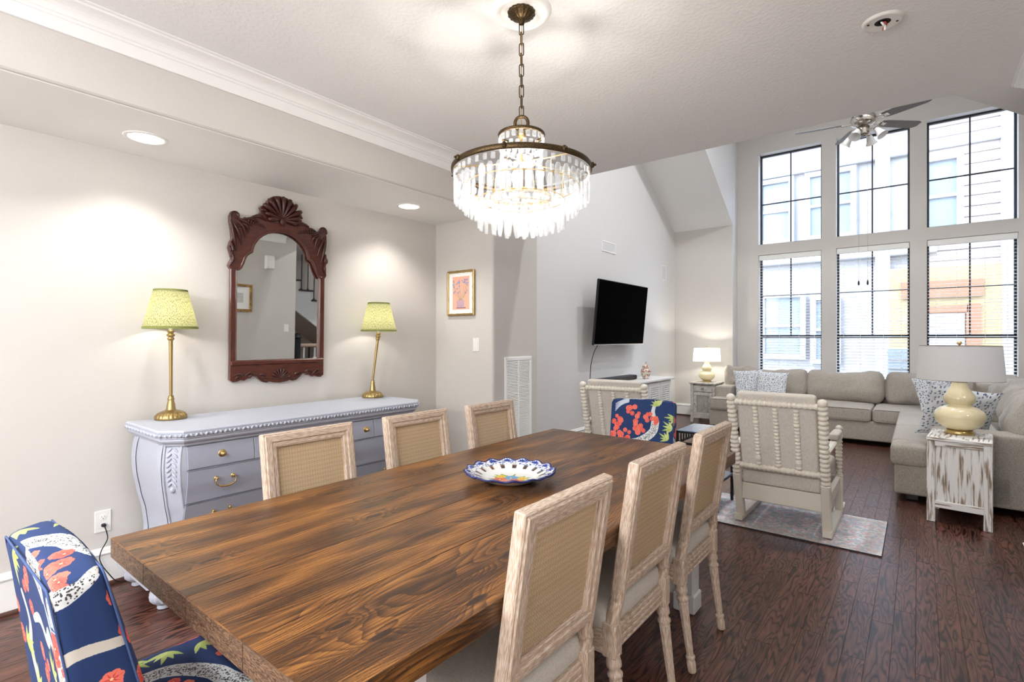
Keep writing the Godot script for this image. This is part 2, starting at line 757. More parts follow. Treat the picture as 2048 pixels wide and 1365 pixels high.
func pine_boards() -> Image:
	# stained pine, length along x; four boards lie side by side in y
	var w := 1536
	var h := 768
	var im := Image.create(w, h, false, Image.FORMAT_RGB8)
	var slow := noise(0.0015, 2, FastNoiseLite.TYPE_SIMPLEX_SMOOTH, 3)
	var fine := noise(0.03, 3, FastNoiseLite.TYPE_SIMPLEX, 8)
	var patch := noise(0.004, 3, FastNoiseLite.TYPE_SIMPLEX_SMOOTH, 21)
	var g := RandomNumberGenerator.new()
	g.seed = 14
	var knots := []
	for b in 4:
		for k in 4:
			knots.append([g.randf_range(0.0, w), b * 192 + g.randf_range(26, 166), g.randf_range(4.0, 8.5), b])
	var lo := c8(50, 30, 15)
	var mid := c8(103, 65, 29)
	var hi := c8(158, 107, 50)
	for y in h:
		var b := y / 192
		var yb := float(y - b * 192)
		var kn := knots.filter(func(q): return q[3] == b)
		for x in w:
			var ring := yb * 0.13 + slow.get_noise_2d(x, yb * 3.0 + b * 700.0) * 9.0
			var spot := 0.0
			for q in kn:
				var dx: float = (x - q[0]) / 3.0
				var dy: float = y - q[1]
				var d2: float = (dx * dx + dy * dy) / (q[2] * q[2])
				if d2 < 40.0:
					ring += 5.0 * exp(-d2 * 0.09) * signf(dy)
					spot = maxf(spot, clampf(1.7 - d2, 0.0, 1.0))
			var t := ring - floorf(ring)
			t = t * t
			var fb := fine.get_noise_2d(x * 0.16, y * 7.0 + b * 90)
			var pt := patch.get_noise_2d(x * 0.6, y * 3.2 + b * 300)
			var k := clampf(0.62 - t * 0.50 + fb * 0.42 + pt * 0.55, 0.0, 1.0)
			var c := lo.lerp(mid, k * 2.0) if k < 0.5 else mid.lerp(hi, k * 2.0 - 1.0)
			if spot > 0.0:
				c = c.lerp(c8(34, 20, 13), spot * 0.85)
			im.set_pixel(x, y, c)
	return im

func cane_weave() -> Image:
	# open cane webbing: strands both ways, small holes between them (alpha)
	var im := Image.create(128, 128, false, Image.FORMAT_RGBA8)
	im.fill(Color(0.6, 0.48, 0.34, 0.0))
	for k in 8:
		for r in [[1, 0.98], [2, 1.06], [3, 1.12], [4, 1.06], [5, 0.98], [6, 0.9], [7, 0.85], [8, 0.8], [9, 0.78], [10, 0.74]]:  # strand roundness painted in: lighter ridge, darker edge
			var s: float = r[1] * (1.0 + 0.06 * sin(k * 2.3))
			im.fill_rect(Rect2i(0, k * 16 + r[0], 128, 1), Color(0.84 * s, 0.74 * s, 0.60 * s, 1))
	for k in 8:
		for r in [[2, 0.9], [3, 1.0], [4, 1.08], [5, 1.1], [6, 1.06], [7, 0.98], [8, 0.9], [9, 0.8]]:
			var s: float = r[1] * (1.0 + 0.07 * cos(k * 1.7))
			for j in 8:
				if (j + k) % 2 == 0:
					im.fill_rect(Rect2i(k * 16 + r[0], j * 16, 1, 16), Color(0.86 * s, 0.76 * s, 0.62 * s, 1))
				else:
					im.fill_rect(Rect2i(k * 16 + r[0], j * 16 + 11, 1, 5), Color(0.80 * s, 0.70 * s, 0.56 * s, 1))
	return im

func painted_plate() -> Image:
	# white glaze, a blue brushed border and a bunch of flowers; uv spans the plate
	var im := Image.create(512, 512, false, Image.FORMAT_RGB8)
	im.fill(c8(238, 238, 236))
	var g := RandomNumberGenerator.new()
	g.seed = 3
	for k in 560:
		var a := g.randf() * TAU
		var r := g.randf_range(188, 250)
		var q := Vector2(256, 256) + Vector2(cos(a), sin(a)) * r
		disc(im, q.x, q.y, g.randf_range(1.5, 6.5), c8(52, 78, 158).lerp(c8(150, 172, 216), g.randf()))
	for k in 16:
		var a := TAU * k / 16.0
		var q := Vector2(256, 256) + Vector2(cos(a), sin(a)) * 214
		for j in 5:
			leaf2(im, q, a + (j - 2) * 0.6, 30, 5, c8(40, 64, 150))
	for q in [[256, 238, 46, c8(110, 168, 206)], [208, 282, 38, c8(226, 120, 92)], [300, 286, 40, c8(222, 108, 70)], [254, 310, 34, c8(236, 150, 110)], [196, 226, 26, c8(238, 202, 70)], [320, 232, 28, c8(240, 196, 62)]]:
		for k in 7:
			leaf2(im, Vector2(q[0], q[1]), k * 0.9 + q[2], q[2] * 1.9, 8, c8(96, 158, 62).lerp(c8(170, 196, 70), g.randf()))
	for q in [[256, 238, 46, c8(110, 168, 206)], [208, 282, 38, c8(226, 120, 92)], [300, 286, 40, c8(222, 108, 70)], [254, 310, 34, c8(236, 150, 110)], [196, 226, 26, c8(238, 202, 70)], [320, 232, 28, c8(240, 196, 62)]]:
		bloom(im, Vector2(q[0], q[1]), q[2], q[3], (q[3] as Color).darkened(0.35), 2)
	return im

func flower_poster() -> Image:
	# salmon sheet with line-drawn blue and lilac flowers in a striped pot, on a white mount
	var im := Image.create(256, 336, false, Image.FORMAT_RGB8)
	im.fill(c8(244, 243, 240))
	im.fill_rect(Rect2i(44, 42, 168, 250), c8(240, 178, 152))
	var g := RandomNumberGenerator.new()
	g.seed = 9
	var cs := [c8(112, 132, 196), c8(150, 130, 190), c8(92, 152, 208), c8(186, 150, 190), c8(120, 150, 130)]
	for k in 26:
		var top := Vector2(g.randf_range(54, 202), g.randf_range(58, 170))
		stroke(im, curve2([Vector2(128 + g.randf_range(-24, 24), 222), Vector2((top.x + 128) / 2 + g.randf_range(-12, 12), 190), top]), 1.0, 0.8, c8(116, 134, 120))
		for j in 5:
			leaf2(im, top, g.randf() * TAU, g.randf_range(8, 16), 2.4, cs[g.randi() % 5])
	for k in 12:
		stroke(im, [Vector2(86 + k * 7, 224), Vector2(94 + k * 5.6, 272)], 1.6, 1.6, cs[k % 3])
	im.fill_rect(Rect2i(84, 275, 92, 8), c8(128, 116, 132))
	return im

func town_sketch() -> Image:
	# a small grey ink drawing on a wide white mount
	var im := Image.create(192, 224, false, Image.FORMAT_RGB8)
	im.fill(c8(240, 240, 238))
	im.fill_rect(Rect2i(60, 64, 74, 96), c8(206, 206, 202))
	var g := RandomNumberGenerator.new()
	g.seed = 31
	for k in 90:
		var p := Vector2(g.randf_range(62, 126), g.randf_range(68, 150))
		stroke(im, [p, p + Vector2(g.randf_range(-3, 8), g.randf_range(-7, 7))], 0.9, 0.8, c8(96, 96, 96))
	return im

func faded_rug() -> Image:
	# a washed-out oriental carpet: pale grey and ivory, worn rose and blue, a border band
	var w := 1024
	var h := 320
	var im := Image.create(w, h, false, Image.FORMAT_RGB8)
	var a := noise(0.012, 5, FastNoiseLite.TYPE_SIMPLEX, 2)
	var b := noise(0.03, 4, FastNoiseLite.TYPE_SIMPLEX, 4)
	var f := noise(0.2, 2, FastNoiseLite.TYPE_VALUE, 6)
	for y in h:
		for x in w:
			var c := c8(228, 227, 228)
			var n1 := a.get_noise_2d(x, y)
			var n2 := b.get_noise_2d(x + 400, y)
			c = c.lerp(c8(186, 188, 194), clampf(n1 * 1.6 + 0.25, 0, 0.75))
			c = c.lerp(c8(206, 158, 166), clampf(n2 * 1.8 - 0.18, 0, 0.6))
			c = c.lerp(c8(142, 160, 180), clampf(-n2 * 1.7 - 0.2, 0, 0.55))
			var e := mini(mini(x, w - 1 - x), mini(y, h - 1 - y))
			if e < 40 and e > 4:
				c = c.lerp(c8(186, 178, 170), 0.15 + 0.4 * clampf(n2 + 0.5, 0.0, 1.0))
			c = c.lerp(c8(150, 144, 142), clampf(f.get_noise_2d(x, y) * 0.6, 0, 0.3))
			im.set_pixel(x, y, c)
	return im

func materials() -> void:
	var speck := ntex(noise(0.09, 4), 512, 512)
	var orange := ntex(noise(0.05, 3), 512, 512)
	M.wall = tri(bumpy(std(c8(207, 203, 198), 0.75, 0, 0.3), orange, 0.05), 3.0)
	M.wall_lit = tri(bumpy(std(c8(222, 221, 219), 0.75, 0, 0.3), orange, 0.05), 3.0)  # paler copy of the wall paint; window light put into the colour
	M.ceiling = tri(bumpy(std(c8(242, 242, 241), 0.85, 0, 0.3), ntex(noise(0.03, 5), 512, 512, ramp([[0.0, Color.BLACK], [0.5, Color.BLACK], [0.62, Color.WHITE], [1.0, Color.WHITE]])), 0.045), 2.2)
	M.trim = std(c8(242, 242, 240), 0.45)
	M.plate_white = std(c8(236, 235, 230), 0.4)
	M.hall = std(c8(206, 196, 186), 0.8)
	# wood
	var oak_cycle := []
	for k in 9:
		oak_cycle.append([k / 9.0, Color(1, 1, 1)])
		oak_cycle.append([k / 9.0 + 0.055, Color(0.86, 0.84, 0.82)])
		oak_cycle.append([k / 9.0 + 0.08, Color(0.26, 0.22, 0.21)])
		oak_cycle.append([k / 9.0 + 0.1, Color(0.93, 0.92, 0.9)])
	var oakn := noise(0.0042, 3)
	oakn.domain_warp_enabled = true
	oakn.domain_warp_amplitude = 26.0
	oakn.domain_warp_frequency = 0.008
	var oak := ntex(oakn, 1024, 1024, ramp(oak_cycle))
	M.floor = std(c8(122, 80, 66), 0.3)
	M.floor.albedo_texture = oak
	M.floor.vertex_color_use_as_albedo = true
	M.floor.uv1_scale = Vector3(0.2, 1.5, 1)
	M.floor.detail_enabled = true
	M.floor.detail_blend_mode = BaseMaterial3D.BLEND_MODE_MUL
	M.floor.detail_albedo = ntex(noise(0.06, 3), 512, 512, ramp([[0.0, Color(0.62, 0.6, 0.6)], [0.5, Color(0.92, 0.92, 0.92)], [1.0, Color.WHITE]]))
	M.shoe = std(c8(70, 40, 31), 0.4)
	M.subfloor = std(c8(34, 20, 16), 0.8)
	M.pine = std(Color.WHITE, 0.36)
	M.pine.albedo_texture = picture(pine_boards())
	M.pine.uv1_scale = Vector3(1 / 2.35, 1 / 1.13, 1)
	M.pine.uv1_offset = Vector3(0.5, 1.87 / 1.13, 0)
	var pine_end := noise(0.02, 3, FastNoiseLite.TYPE_SIMPLEX, 19)
	M.pine_end = std(c8(150, 126, 104), 0.6)
	M.pine_end.albedo_texture = ntex(pine_end, 256, 256, ramp([[0.0, Color(0.35, 0.3, 0.26)], [0.3, Color(0.85, 0.8, 0.76)], [0.4, Color(0.4, 0.34, 0.3)], [0.52, Color(0.9, 0.86, 0.82)], [0.6, Color(0.42, 0.36, 0.32)], [0.75, Color(0.9, 0.86, 0.8)], [1.0, Color(0.5, 0.42, 0.36)]]))
	M.pine_end.uv1_scale = Vector3(2.0, 9.0, 1)
	# whitewashed oak of the cane chairs
	M.washed = std(Color.WHITE, 0.62)
	M.washed.albedo_texture = ntex(noise(0.02, 4), 512, 512, ramp([[0.0, c8(160, 132, 110)], [0.34, c8(186, 162, 140)], [0.5, c8(201, 181, 161)], [0.66, c8(216, 200, 184)], [1.0, c8(228, 217, 205)]]))
	M.washed.uv1_scale = Vector3(2.4, 30.0, 1)
	M.cane = std(Color.WHITE, 0.7)
	M.cane.albedo_texture = picture(cane_weave())
	M.cane.transparency = BaseMaterial3D.TRANSPARENCY_ALPHA_SCISSOR
	M.cane.alpha_scissor_threshold = 0.5
	M.cane.uv1_scale = Vector3(28, 28, 1)
	var linen := ntex(noise(0.22, 3, FastNoiseLite.TYPE_VALUE), 512, 512, ramp([[0.0, Color(0.86, 0.86, 0.86)], [0.5, Color(0.96, 0.96, 0.96)], [1.0, Color.WHITE]]))
	M.seat_linen = std(c8(224, 218, 210), 0.9)
	M.seat_linen.albedo_texture = linen
	M.seat_linen.uv1_scale = Vector3(3, 3, 1)
	M.floral = std(Color.WHITE, 0.85)
	M.floral.albedo_texture = picture(floral_print())
	M.floral.uv1_scale = Vector3(1 / 0.6, 1 / 0.6, 1)
	bumpy(M.floral, linen, 0.05)
	M.piping = std(c8(66, 88, 134), 0.85)
	# painted, distressed
	M.white_paint = std(c8(232, 231, 227), 0.5)
	var worn := [[0.0, c8(116, 100, 86)], [0.2, c8(146, 128, 112)], [0.33, c8(196, 188, 178)], [0.42, c8(232, 230, 226)], [1.0, c8(240, 239, 236)]]
	M.distressed = std(Color.WHITE, 0.6)
	M.distressed.albedo_texture = ntex(noise(0.018, 5, FastNoiseLite.TYPE_SIMPLEX, 33), 512, 512, ramp(worn))
	M.distressed.uv1_scale = Vector3(0.3, 3.4, 1)
	M.grey_wash = std(c8(226, 224, 220), 0.6)
	M.grey_wash.albedo_texture = ntex(noise(0.02, 5, FastNoiseLite.TYPE_SIMPLEX, 35), 512, 512, ramp([[0.0, c8(150, 144, 138)], [0.35, c8(188, 184, 178)], [0.5, c8(222, 220, 216)], [1.0, c8(236, 235, 232)]]))
	M.grey_wash.uv1_scale = Vector3(1.2, 8.0, 1)
	M.table_base = std(c8(226, 228, 230), 0.55)
	M.blue_grey = std(c8(180, 185, 198), 0.5)
	M.drawer = std(c8(158, 162, 176), 0.5)
	M.mahogany = std(c8(88, 42, 32), 0.25)
	M.mahogany.albedo_texture = ntex(noise(0.02, 4, FastNoiseLite.TYPE_SIMPLEX, 41), 256, 256, ramp([[0.0, Color(0.8, 0.78, 0.76)], [0.5, Color(0.93, 0.91, 0.9)], [1.0, Color.WHITE]]))
	M.mahogany.uv1_scale = Vector3(1.5, 12, 1)
	M.mahogany.clearcoat_enabled = true
	M.mahogany.clearcoat = 0.6
	M.mahogany.clearcoat_roughness = 0.12
	M.mahogany_dark = std(c8(62, 27, 22), 0.24)
	M.mirror = std(Color(0.93, 0.94, 0.93), 0.015, 1.0)
	# metals
	M.brass = std(c8(212, 184, 124), 0.28, 1.0)
	M.old_brass = std(c8(182, 158, 108), 0.36, 1.0)
	M.bronze = std(c8(92, 76, 54), 0.42, 0.9)
	M.bronze.albedo_texture = ntex(noise(0.05, 4, FastNoiseLite.TYPE_SIMPLEX, 44), 256, 256, ramp([[0.0, Color(0.5, 0.48, 0.45)], [0.6, Color.WHITE], [1.0, Color(1, 0.95, 0.8)]]))
	M.bronze.uv1_scale = Vector3(8, 8, 1)
	M.nickel = std(c8(196, 190, 182), 0.25, 1.0)
	M.black_metal = std(c8(30, 34, 38), 0.45, 0.2)
	M.black = std(c8(16, 16, 18), 0.35)
	M.grille = std(c8(214, 214, 216), 0.7)
	M.soundbar = std(c8(38, 42, 56), 0.5)
	M.wire_red = std(c8(176, 72, 66), 0.5)
	M.fan_blade = std(c8(112, 108, 106), 0.5)
	M.dark_gap = std(c8(24, 22, 22), 0.9)
	M.screen = std(c8(3, 3, 4), 0.3, 0.0, 0.03)
	M.cord = std(c8(26, 24, 24), 0.5)
	# cloth
	var weave := ntex(noise(0.16, 4, FastNoiseLite.TYPE_VALUE, 51), 512, 512, ramp([[0.0, Color(0.7, 0.68, 0.66)], [0.45, Color(0.9, 0.89, 0.88)], [0.7, Color(0.97, 0.97, 0.97)], [1.0, Color.WHITE]]))
	M.sofa = std(c8(184, 177, 166), 0.95)
	M.sofa.albedo_texture = weave
	M.sofa.uv1_scale = Vector3(5.0, 2.0, 1)
	M.sofa.rim_enabled = true
	M.sofa.rim = 0.35
	M.sofa_pipe = std(c8(150, 144, 134), 0.95)
	M.ivory_cloth = std(c8(214, 207, 196), 0.95)
	M.ivory_cloth.albedo_texture = linen
	M.ivory_cloth.uv1_scale = Vector3(1.6, 1.6, 1)
	M.bobbin = std(c8(226, 219, 205), 0.5)
	M.sprig = std(Color.WHITE, 0.9)
	M.sprig.albedo_texture = picture(sprig_print())
	M.sprig.uv1_scale = Vector3(1, 1, 1)
	M.rug = std(Color.WHITE, 0.95)
	M.rug.albedo_texture = picture(faded_rug())
	M.rug_edge = std(c8(60, 58, 60), 0.95)
	# lamps
	var fibre := ntex(noise(0.05, 4, FastNoiseLite.TYPE_SIMPLEX, 61), 512, 512, ramp([[0.0, c8(84, 84, 48)], [0.34, c8(132, 133, 88)], [0.55, c8(178, 177, 136)], [1.0, c8(206, 204, 170)]]))
	M.green_shade = std(Color.WHITE, 0.9)
	M.green_shade.albedo_texture = fibre
	M.green_shade.uv1_scale = Vector3(2.5, 8.0, 1)
	M.green_shade.backlight_enabled = true
	M.green_shade.backlight = Color(1.0, 1.0, 0.95)
	M.shade_band = std(c8(120, 126, 66), 0.9)
	M.white_shade = std(c8(238, 236, 232), 0.9)
	M.white_shade.backlight_enabled = true
	M.white_shade.backlight = Color(0.9, 0.9, 0.88)
	M.linen_shade = std(c8(238, 236, 235), 0.9)
	M.linen_shade.backlight_enabled = true
	M.linen_shade.backlight = Color(0.9, 0.9, 0.9)
	M.cream_glass = std(c8(243, 229, 186), 0.12)
	M.cream_glass.clearcoat_enabled = true
	M.bulb = glow(Color(1.0, 0.93, 0.8), 6.0)
	M.downlight = glow(Color(1.0, 0.97, 0.92), 5.0)
	M.opal = glow(Color(1.0, 0.985, 0.96), 2.0)
	M.candle = std(c8(246, 243, 232), 0.5)
	M.frosted = std(c8(240, 240, 238), 0.3)
	M.frosted.backlight_enabled = true
	M.frosted.backlight = Color(0.7, 0.7, 0.7)
	M.crystal = std(Color(0.86, 0.88, 0.9, 0.26), 0.04)
	M.crystal.transparency = BaseMaterial3D.TRANSPARENCY_ALPHA
	M.pane = std(Color(0.95, 0.97, 1.0, 0.04), 0.02)
	M.pane.transparency = BaseMaterial3D.TRANSPARENCY_ALPHA
	M.table_glass = std(c8(96, 122, 156), 0.18)
	# the plate, prints
	M.plate_print = std(Color.WHITE, 0.15)
	M.plate_print.albedo_texture = picture(painted_plate())
	M.blue_rim = std(c8(38, 46, 104), 0.2)
	M.poster = std(Color.WHITE, 0.5)
	M.poster.albedo_texture = picture(flower_poster())
	M.sketch = std(Color.WHITE, 0.5)
	M.sketch.albedo_texture = picture(town_sketch())
	M.burl = std(Color.WHITE, 0.4)
	M.burl.albedo_texture = ntex(noise(0.02, 4, FastNoiseLite.TYPE_CELLULAR, 71), 256, 256, ramp([[0.0, c8(84, 58, 26)], [0.5, c8(156, 118, 62)], [1.0, c8(196, 158, 96)]]))
	M.burl.uv1_scale = Vector3(4, 4, 1)
	M.imari = std(Color.WHITE, 0.2)
	M.imari.albedo_texture = ntex(noise(0.03, 3, FastNoiseLite.TYPE_CELLULAR, 75), 256, 256, ramp([[0.0, c8(60, 52, 70)], [0.25, c8(160, 84, 60)], [0.45, c8(226, 214, 198)], [0.8, c8(232, 224, 212)], [1.0, c8(176, 108, 84)]]))
	M.imari.uv1_scale = Vector3(6, 3, 1)
	# out of doors
	M.stucco = std(c8(154, 153, 154), 0.9)
	M.siding = std(c8(156, 148, 142), 0.85)
	M.house_trim = std(c8(166, 167, 170), 0.7)
	M.house_glass = std(c8(122, 134, 144), 0.12)
	M.brick = std(c8(148, 104, 76), 0.9)
	M.entry_trim = std(c8(160, 138, 98), 0.8)
	M.outdoor_grey = std(c8(126, 136, 142), 0.6)
	M.stair_tread = std(c8(52, 36, 32), 0.4)
	M.rail_wood = std(c8(206, 176, 156), 0.45)
	M.roof = std(c8(120, 116, 114), 0.9)
	M.paving = std(c8(160, 158, 154), 0.9)
	M.window_frame = std(c8(38, 40, 44), 0.45)
	M.blind = std(c8(240, 240, 236), 0.5)
	M.blind.backlight_enabled = true
	M.blind.backlight = Color(0.5, 0.5, 0.5)

# ---------------------------------------------------------------- the building
const XL := -3.497
const XT := -3.40
const XR := 0.49
const ZB := -8.97
const ZW := -9.25
const YC := 2.74
const WIN := [[-2.09, -1.185], [-0.993, -0.10], [0.09, 1.01]]
const SILL := 0.62

func shell() -> void:
	# left wall with its dropped soffit
	struct("wall_left", span(Vector3(XL - 0.2, 0, 4.4), Vector3(XL, 3.0, -3.3)), M.wall)
	var so := MB.new()
	so.prism(PackedVector2Array([Vector2(XL, 2.395), Vector2(-2.79, 2.395), Vector2(-2.782, 2.398), Vector2(-2.776, 2.405), Vector2(-2.775, 2.415), Vector2(-2.775, 3.0), Vector2(XL, 3.0)]), 4.4, -3.3, 0.0)
	struct("wall_soffit", so, M.wall)
	struct("ceiling_soffit", span(Vector3(XL, 2.392, 4.4), Vector3(-2.794, 2.3952, -3.297)), M.trim)
	# the pier that carries the air return; its corner is bull-nosed
	var pier := MB.new()
	var ol := [Vector2(XL - 0.2, 3.296), Vector2(-2.832, 3.296)]
	for k in 5:
		var a := PI / 2 - k * PI / 8
		ol.append(Vector2(-2.832 + cos(a) * 0.025, 3.321 - sin(a) * 0.025))
	ol.append(Vector2(-2.807, 3.93))
	ol.append(Vector2(XL - 0.2, 3.93))
	pier.xf = Transform3D(Basis(Vector3(1, 0, 0), Vector3(0, 0, -1), Vector3(0, 1, 0)), Vector3.ZERO)
	pier.prism(PackedVector2Array(ol), 0.0, 5.9)
	struct("wall_pier", pier, M.wall)
	# dining ceiling: flat, its edge turns off at an angle by the hall
	var ce := MB.new()
	ce.xf = Transform3D(Basis(Vector3(1, 0, 0), Vector3(0, 0, -1), Vector3(0, 1, 0)), Vector3.ZERO)
	ce.prism(PackedVector2Array([Vector2(-3.0, -4.4), Vector2(3.4, -4.4), Vector2(3.4, 6.0), Vector2(1.37, 6.0), Vector2(0.153, 3.862), Vector2(-3.0, 3.85)]), YC, 3.05)
	struct("ceiling", ce, M.ceiling)
	# living room: the television wall, the back wall, the high vault
	struct("wall_television", span(Vector3(XT - 0.25, 0, -3.93), Vector3(XT, 6.0, ZB - 0.4)), M.wall_lit)
	var bk := MB.new()
	bk.box(Vector3((XT - 2.424) / 2, 1.65, ZB - 0.11), Vector3(0.976, 3.3, 0.22))
	struct("wall_back", bk, M.wall)
	# window wall with six openings
	var ww := MB.new()
	var x0 := -2.42
	var x1 := 1.36
	var t := 0.22
	var zc := ZW - t / 2
	var cols := [x0, WIN[0][0], WIN[0][1], WIN[1][0], WIN[1][1], WIN[2][0], WIN[2][1], x1]
	for k in range(0, 8, 2):
		ww.box(Vector3((cols[k] + cols[k + 1]) / 2, 2.6, zc), Vector3(cols[k + 1] - cols[k], 5.2, t))
	for w in WIN:
		for yy in [[0.0, SILL], [2.725, 2.9], [4.405, 5.2]]:
			ww.box(Vector3((w[0] + w[1]) / 2, (yy[0] + yy[1]) / 2, zc), Vector3(w[1] - w[0], yy[1] - yy[0], t))
	struct("wall_window", ww, M.wall)
	# dormer cheeks
	var ck := MB.new()
	ck.box(Vector3(x0 - 0.06, 2.6, (ZB + ZW - 0.22) / 2 - 0.002), Vector3(0.12, 5.2, 0.496))
	var tri_a := [Vector3(x0, 3.235, ZB), Vector3(x0, 5.2, ZB), Vector3(x0, 5.2, -5.73)]
	var tri_b := [Vector3(x0 - 0.12, 3.24, ZB), Vector3(x0 - 0.12, 5.2, ZB), Vector3(x0 - 0.12, 5.2, -5.74)]
	ck.poly(tri_a, Vector3.RIGHT)
	ck.poly(tri_b, Vector3.LEFT)
	struct("wall_dormer_left", ck, M.wall_lit)
	struct("wall_dormer_right", span(Vector3(x1, 0, ZW - 0.22), Vector3(x1 + 0.12, 5.2, ZB)), M.wall_lit)
	struct("wall_back_right", span(Vector3(x1 + 0.1, 0, ZB), Vector3(3.6, 5.9, ZB - 0.2)), M.wall)
	struct("ceiling_dormer", span(Vector3(x0 - 0.2, 5.2, ZW - 0.3), Vector3(x1 + 0.3, 5.32, -5.6)), M.wall_lit)
	# the slope over the television wall, rising to a flat lid
	var sl := MB.new()
	var lo := Vector3(0, 3.23, ZB)
	var hi := Vector3(0, 5.9, ZB + 2.67 / 0.61)
	var thick := Vector3(0, 0.16, 0)
	for q in [[XT - 0.25, x0], [x1, 3.6]]:
		var a := Vector3(q[0], lo.y, lo.z)
		var b := Vector3(q[1], lo.y, lo.z)
		var c := Vector3(q[1], hi.y, hi.z)
		var d := Vector3(q[0], hi.y, hi.z)
		var nn := (b - a).cross(d - a).normalized()
		nn = nn if nn.y < 0 else -nn
		sl.poly([a, b, c, d], nn)
		sl.poly([a + thick, b + thick, c + thick, d + thick], -nn)
	struct("ceiling_slope", sl, M.ceiling)
	struct("ceiling_high", span(Vector3(XT - 0.25, 5.9, -3.6), Vector3(3.6, 6.1, ZB - 0.4)), M.ceiling)
	struct("wall_loft", span(Vector3(XT - 0.2, 3.04, -3.7), Vector3(3.6, 6.0, -3.83)), M.wall)
	# the wall at the camera's right, and the unseen front wall and roof that keep the sun out
	struct("wall_right", span(Vector3(XR, 0, 4.4), Vector3(XR + 0.12, 2.76, -4.1), 0.008), M.wall)
	struct("wall_hall", span(Vector3(3.4, 0, 4.4), Vector3(3.6, 6.0, ZB - 0.2)), M.hall)
	struct("wall_front_unseen", span(Vector3(XL - 0.2, 0, 4.4), Vector3(3.6, 3.0, 4.6)), M.wall)
	struct("ceiling_roof_unseen", span(Vector3(XL - 0.4, 6.1, 5.0), Vector3(3.8, 6.25, ZW - 0.5)), M.roof)  # out of view, shuts the sun out of the rooms
	# crown mouldings
	var prof := PackedVector2Array([Vector2(0, 2.607), Vector2(0.014, 2.607), Vector2(0.014, 2.662), Vector2(0.02, 2.664), Vector2(0.022, 2.674), Vector2(0.028, 2.678), Vector2(0.03, 2.688), Vector2(0.034, 2.698), Vector2(0.044, 2.709), Vector2(0.058, 2.717), Vector2(0.072, 2.722), Vector2(0.078, 2.724), Vector2(0.08, 2.732), Vector2(0.092, 2.734), Vector2(0.092, 2.742)])
	var cr := MB.new()
	cr.sweep(prof, [Vector3(-2.775, 0, 4.4), Vector3(-2.775, 0, -3.84)])
	struct("trim_1", cr, M.trim)
	var cr2 := MB.new()
	cr2.sweep(prof, [Vector3(XR, 0, -3.92), Vector3(XR, 0, 4.4)])
	var cap := PackedVector2Array(prof)
	cap.append(Vector2(0, 2.742))
	cr2.xf = Transform3D(Basis(Vector3(-1, 0, 0), Vector3(0, 1, 0), Vector3(0, 0, -1)), Vector3(XR, 0, -3.92))
	cr2.prism(cap, 0.0, 0.002)
	cr2.xf = Transform3D()
	struct("trim_2", cr2, M.trim)
	# skirting boards with a shoe of stained quarter-round
	var base := PackedVector2Array([Vector2(0, 0), Vector2(0.016, 0), Vector2(0.016, 0.168), Vector2(0.022, 0.172), Vector2(0.024, 0.178), Vector2(0.02, 0.183), Vector2(0.013, 0.186), Vector2(0.013, 0.192), Vector2(0.008, 0.203), Vector2(0, 0.206)])
	var shoe := PackedVector2Array([Vector2(0, 0), Vector2(0.034, 0), Vector2(0.033, 0.009), Vector2(0.029, 0.016), Vector2(0.022, 0.02), Vector2(0.0, 0.02)])
	var runs := {"left": [Vector3(XL, 0, 4.4), Vector3(XL, 0, -3.296), Vector3(-2.807, 0, -3.296), Vector3(-2.807, 0, -3.93), Vector3(XT, 0, -3.93), Vector3(XT, 0, ZB), Vector3(-2.42, 0, ZB), Vector3(-2.42, 0, ZW), Vector3(1.36, 0, ZW)], "right": [Vector3(XR + 0.12, 0, -4.1), Vector3(XR, 0, -4.1), Vector3(XR, 0, 4.4)]}
	for k in runs:
		var b := MB.new()
		b.sweep(base, runs[k])
		struct("baseboard_" + k, b, M.trim)
		var s := MB.new()
		s.sweep(shoe, runs[k])
		var so2 := obj("shoe_moulding", s, M.shoe, get_node("baseboard_" + k))

func plank_floor() -> void:
	var fl := struct("floor", span(Vector3(XL - 0.2, -0.25, 4.6), Vector3(3.6, -0.0035, ZW - 0.1)), M.subfloor)
	var w := 0.083
	var planks := []
	var x := XL
	while x < 3.4:
		var z := 4.4 - rng.randf() * 0.9
		var first := true
		while z > ZW:
			var l := rng.randf_range(0.45, 1.35)
			planks.append([x, z, minf(l, z - ZW)])
			z -= l
		x += w
	var fw := Vector2(-sin(deg_to_rad(CAM_TURN)), -cos(deg_to_rad(CAM_TURN)))
	var scored := []
	for p in planks:
		var c := Vector2(p[0] + w / 2, p[1] - p[2] / 2)
		var dep := c.dot(fw)
		var side := c.dot(Vector2(-fw.y, fw.x))
		var score := 1e9
		if dep > 0.6 and absf(side / dep) < 1.03 and CAM.y / dep * FOCAL < 700.0:
			score = c.length()
			if c.x > -2.1 and c.x < -0.9 and c.y < -0.6 and c.y > -2.7:
				score += 50.0
			if c.x < -3.0 and c.y < -0.9 and c.y > -2.6:
				score += 50.0
			if c.y < -3.95 and c.y > -4.6 and c.x < -0.25 and c.x > -2.5:
				score += 50.0
		scored.append([score, p])
	scored.sort_custom(func(a, b): return a[0] < b[0])
	var rest := MB.new()
	for k in scored.size():
		var p: Array = scored[k][1]
		var b := rest if k >= 300 else MB.new()
		var tone := rng.randf_range(0.7, 1.16)
		b.tint = Color(tone * rng.randf_range(0.96, 1.08), tone, tone * rng.randf_range(0.94, 1.06))
		plank_shape(b, p[0], p[1], w, p[2])
		if k < 300:
			obj("plank", b, M.floor, fl)
	var o := obj("far_planks", rest, M.floor, fl)
	o.set_meta("kind", "stuff")

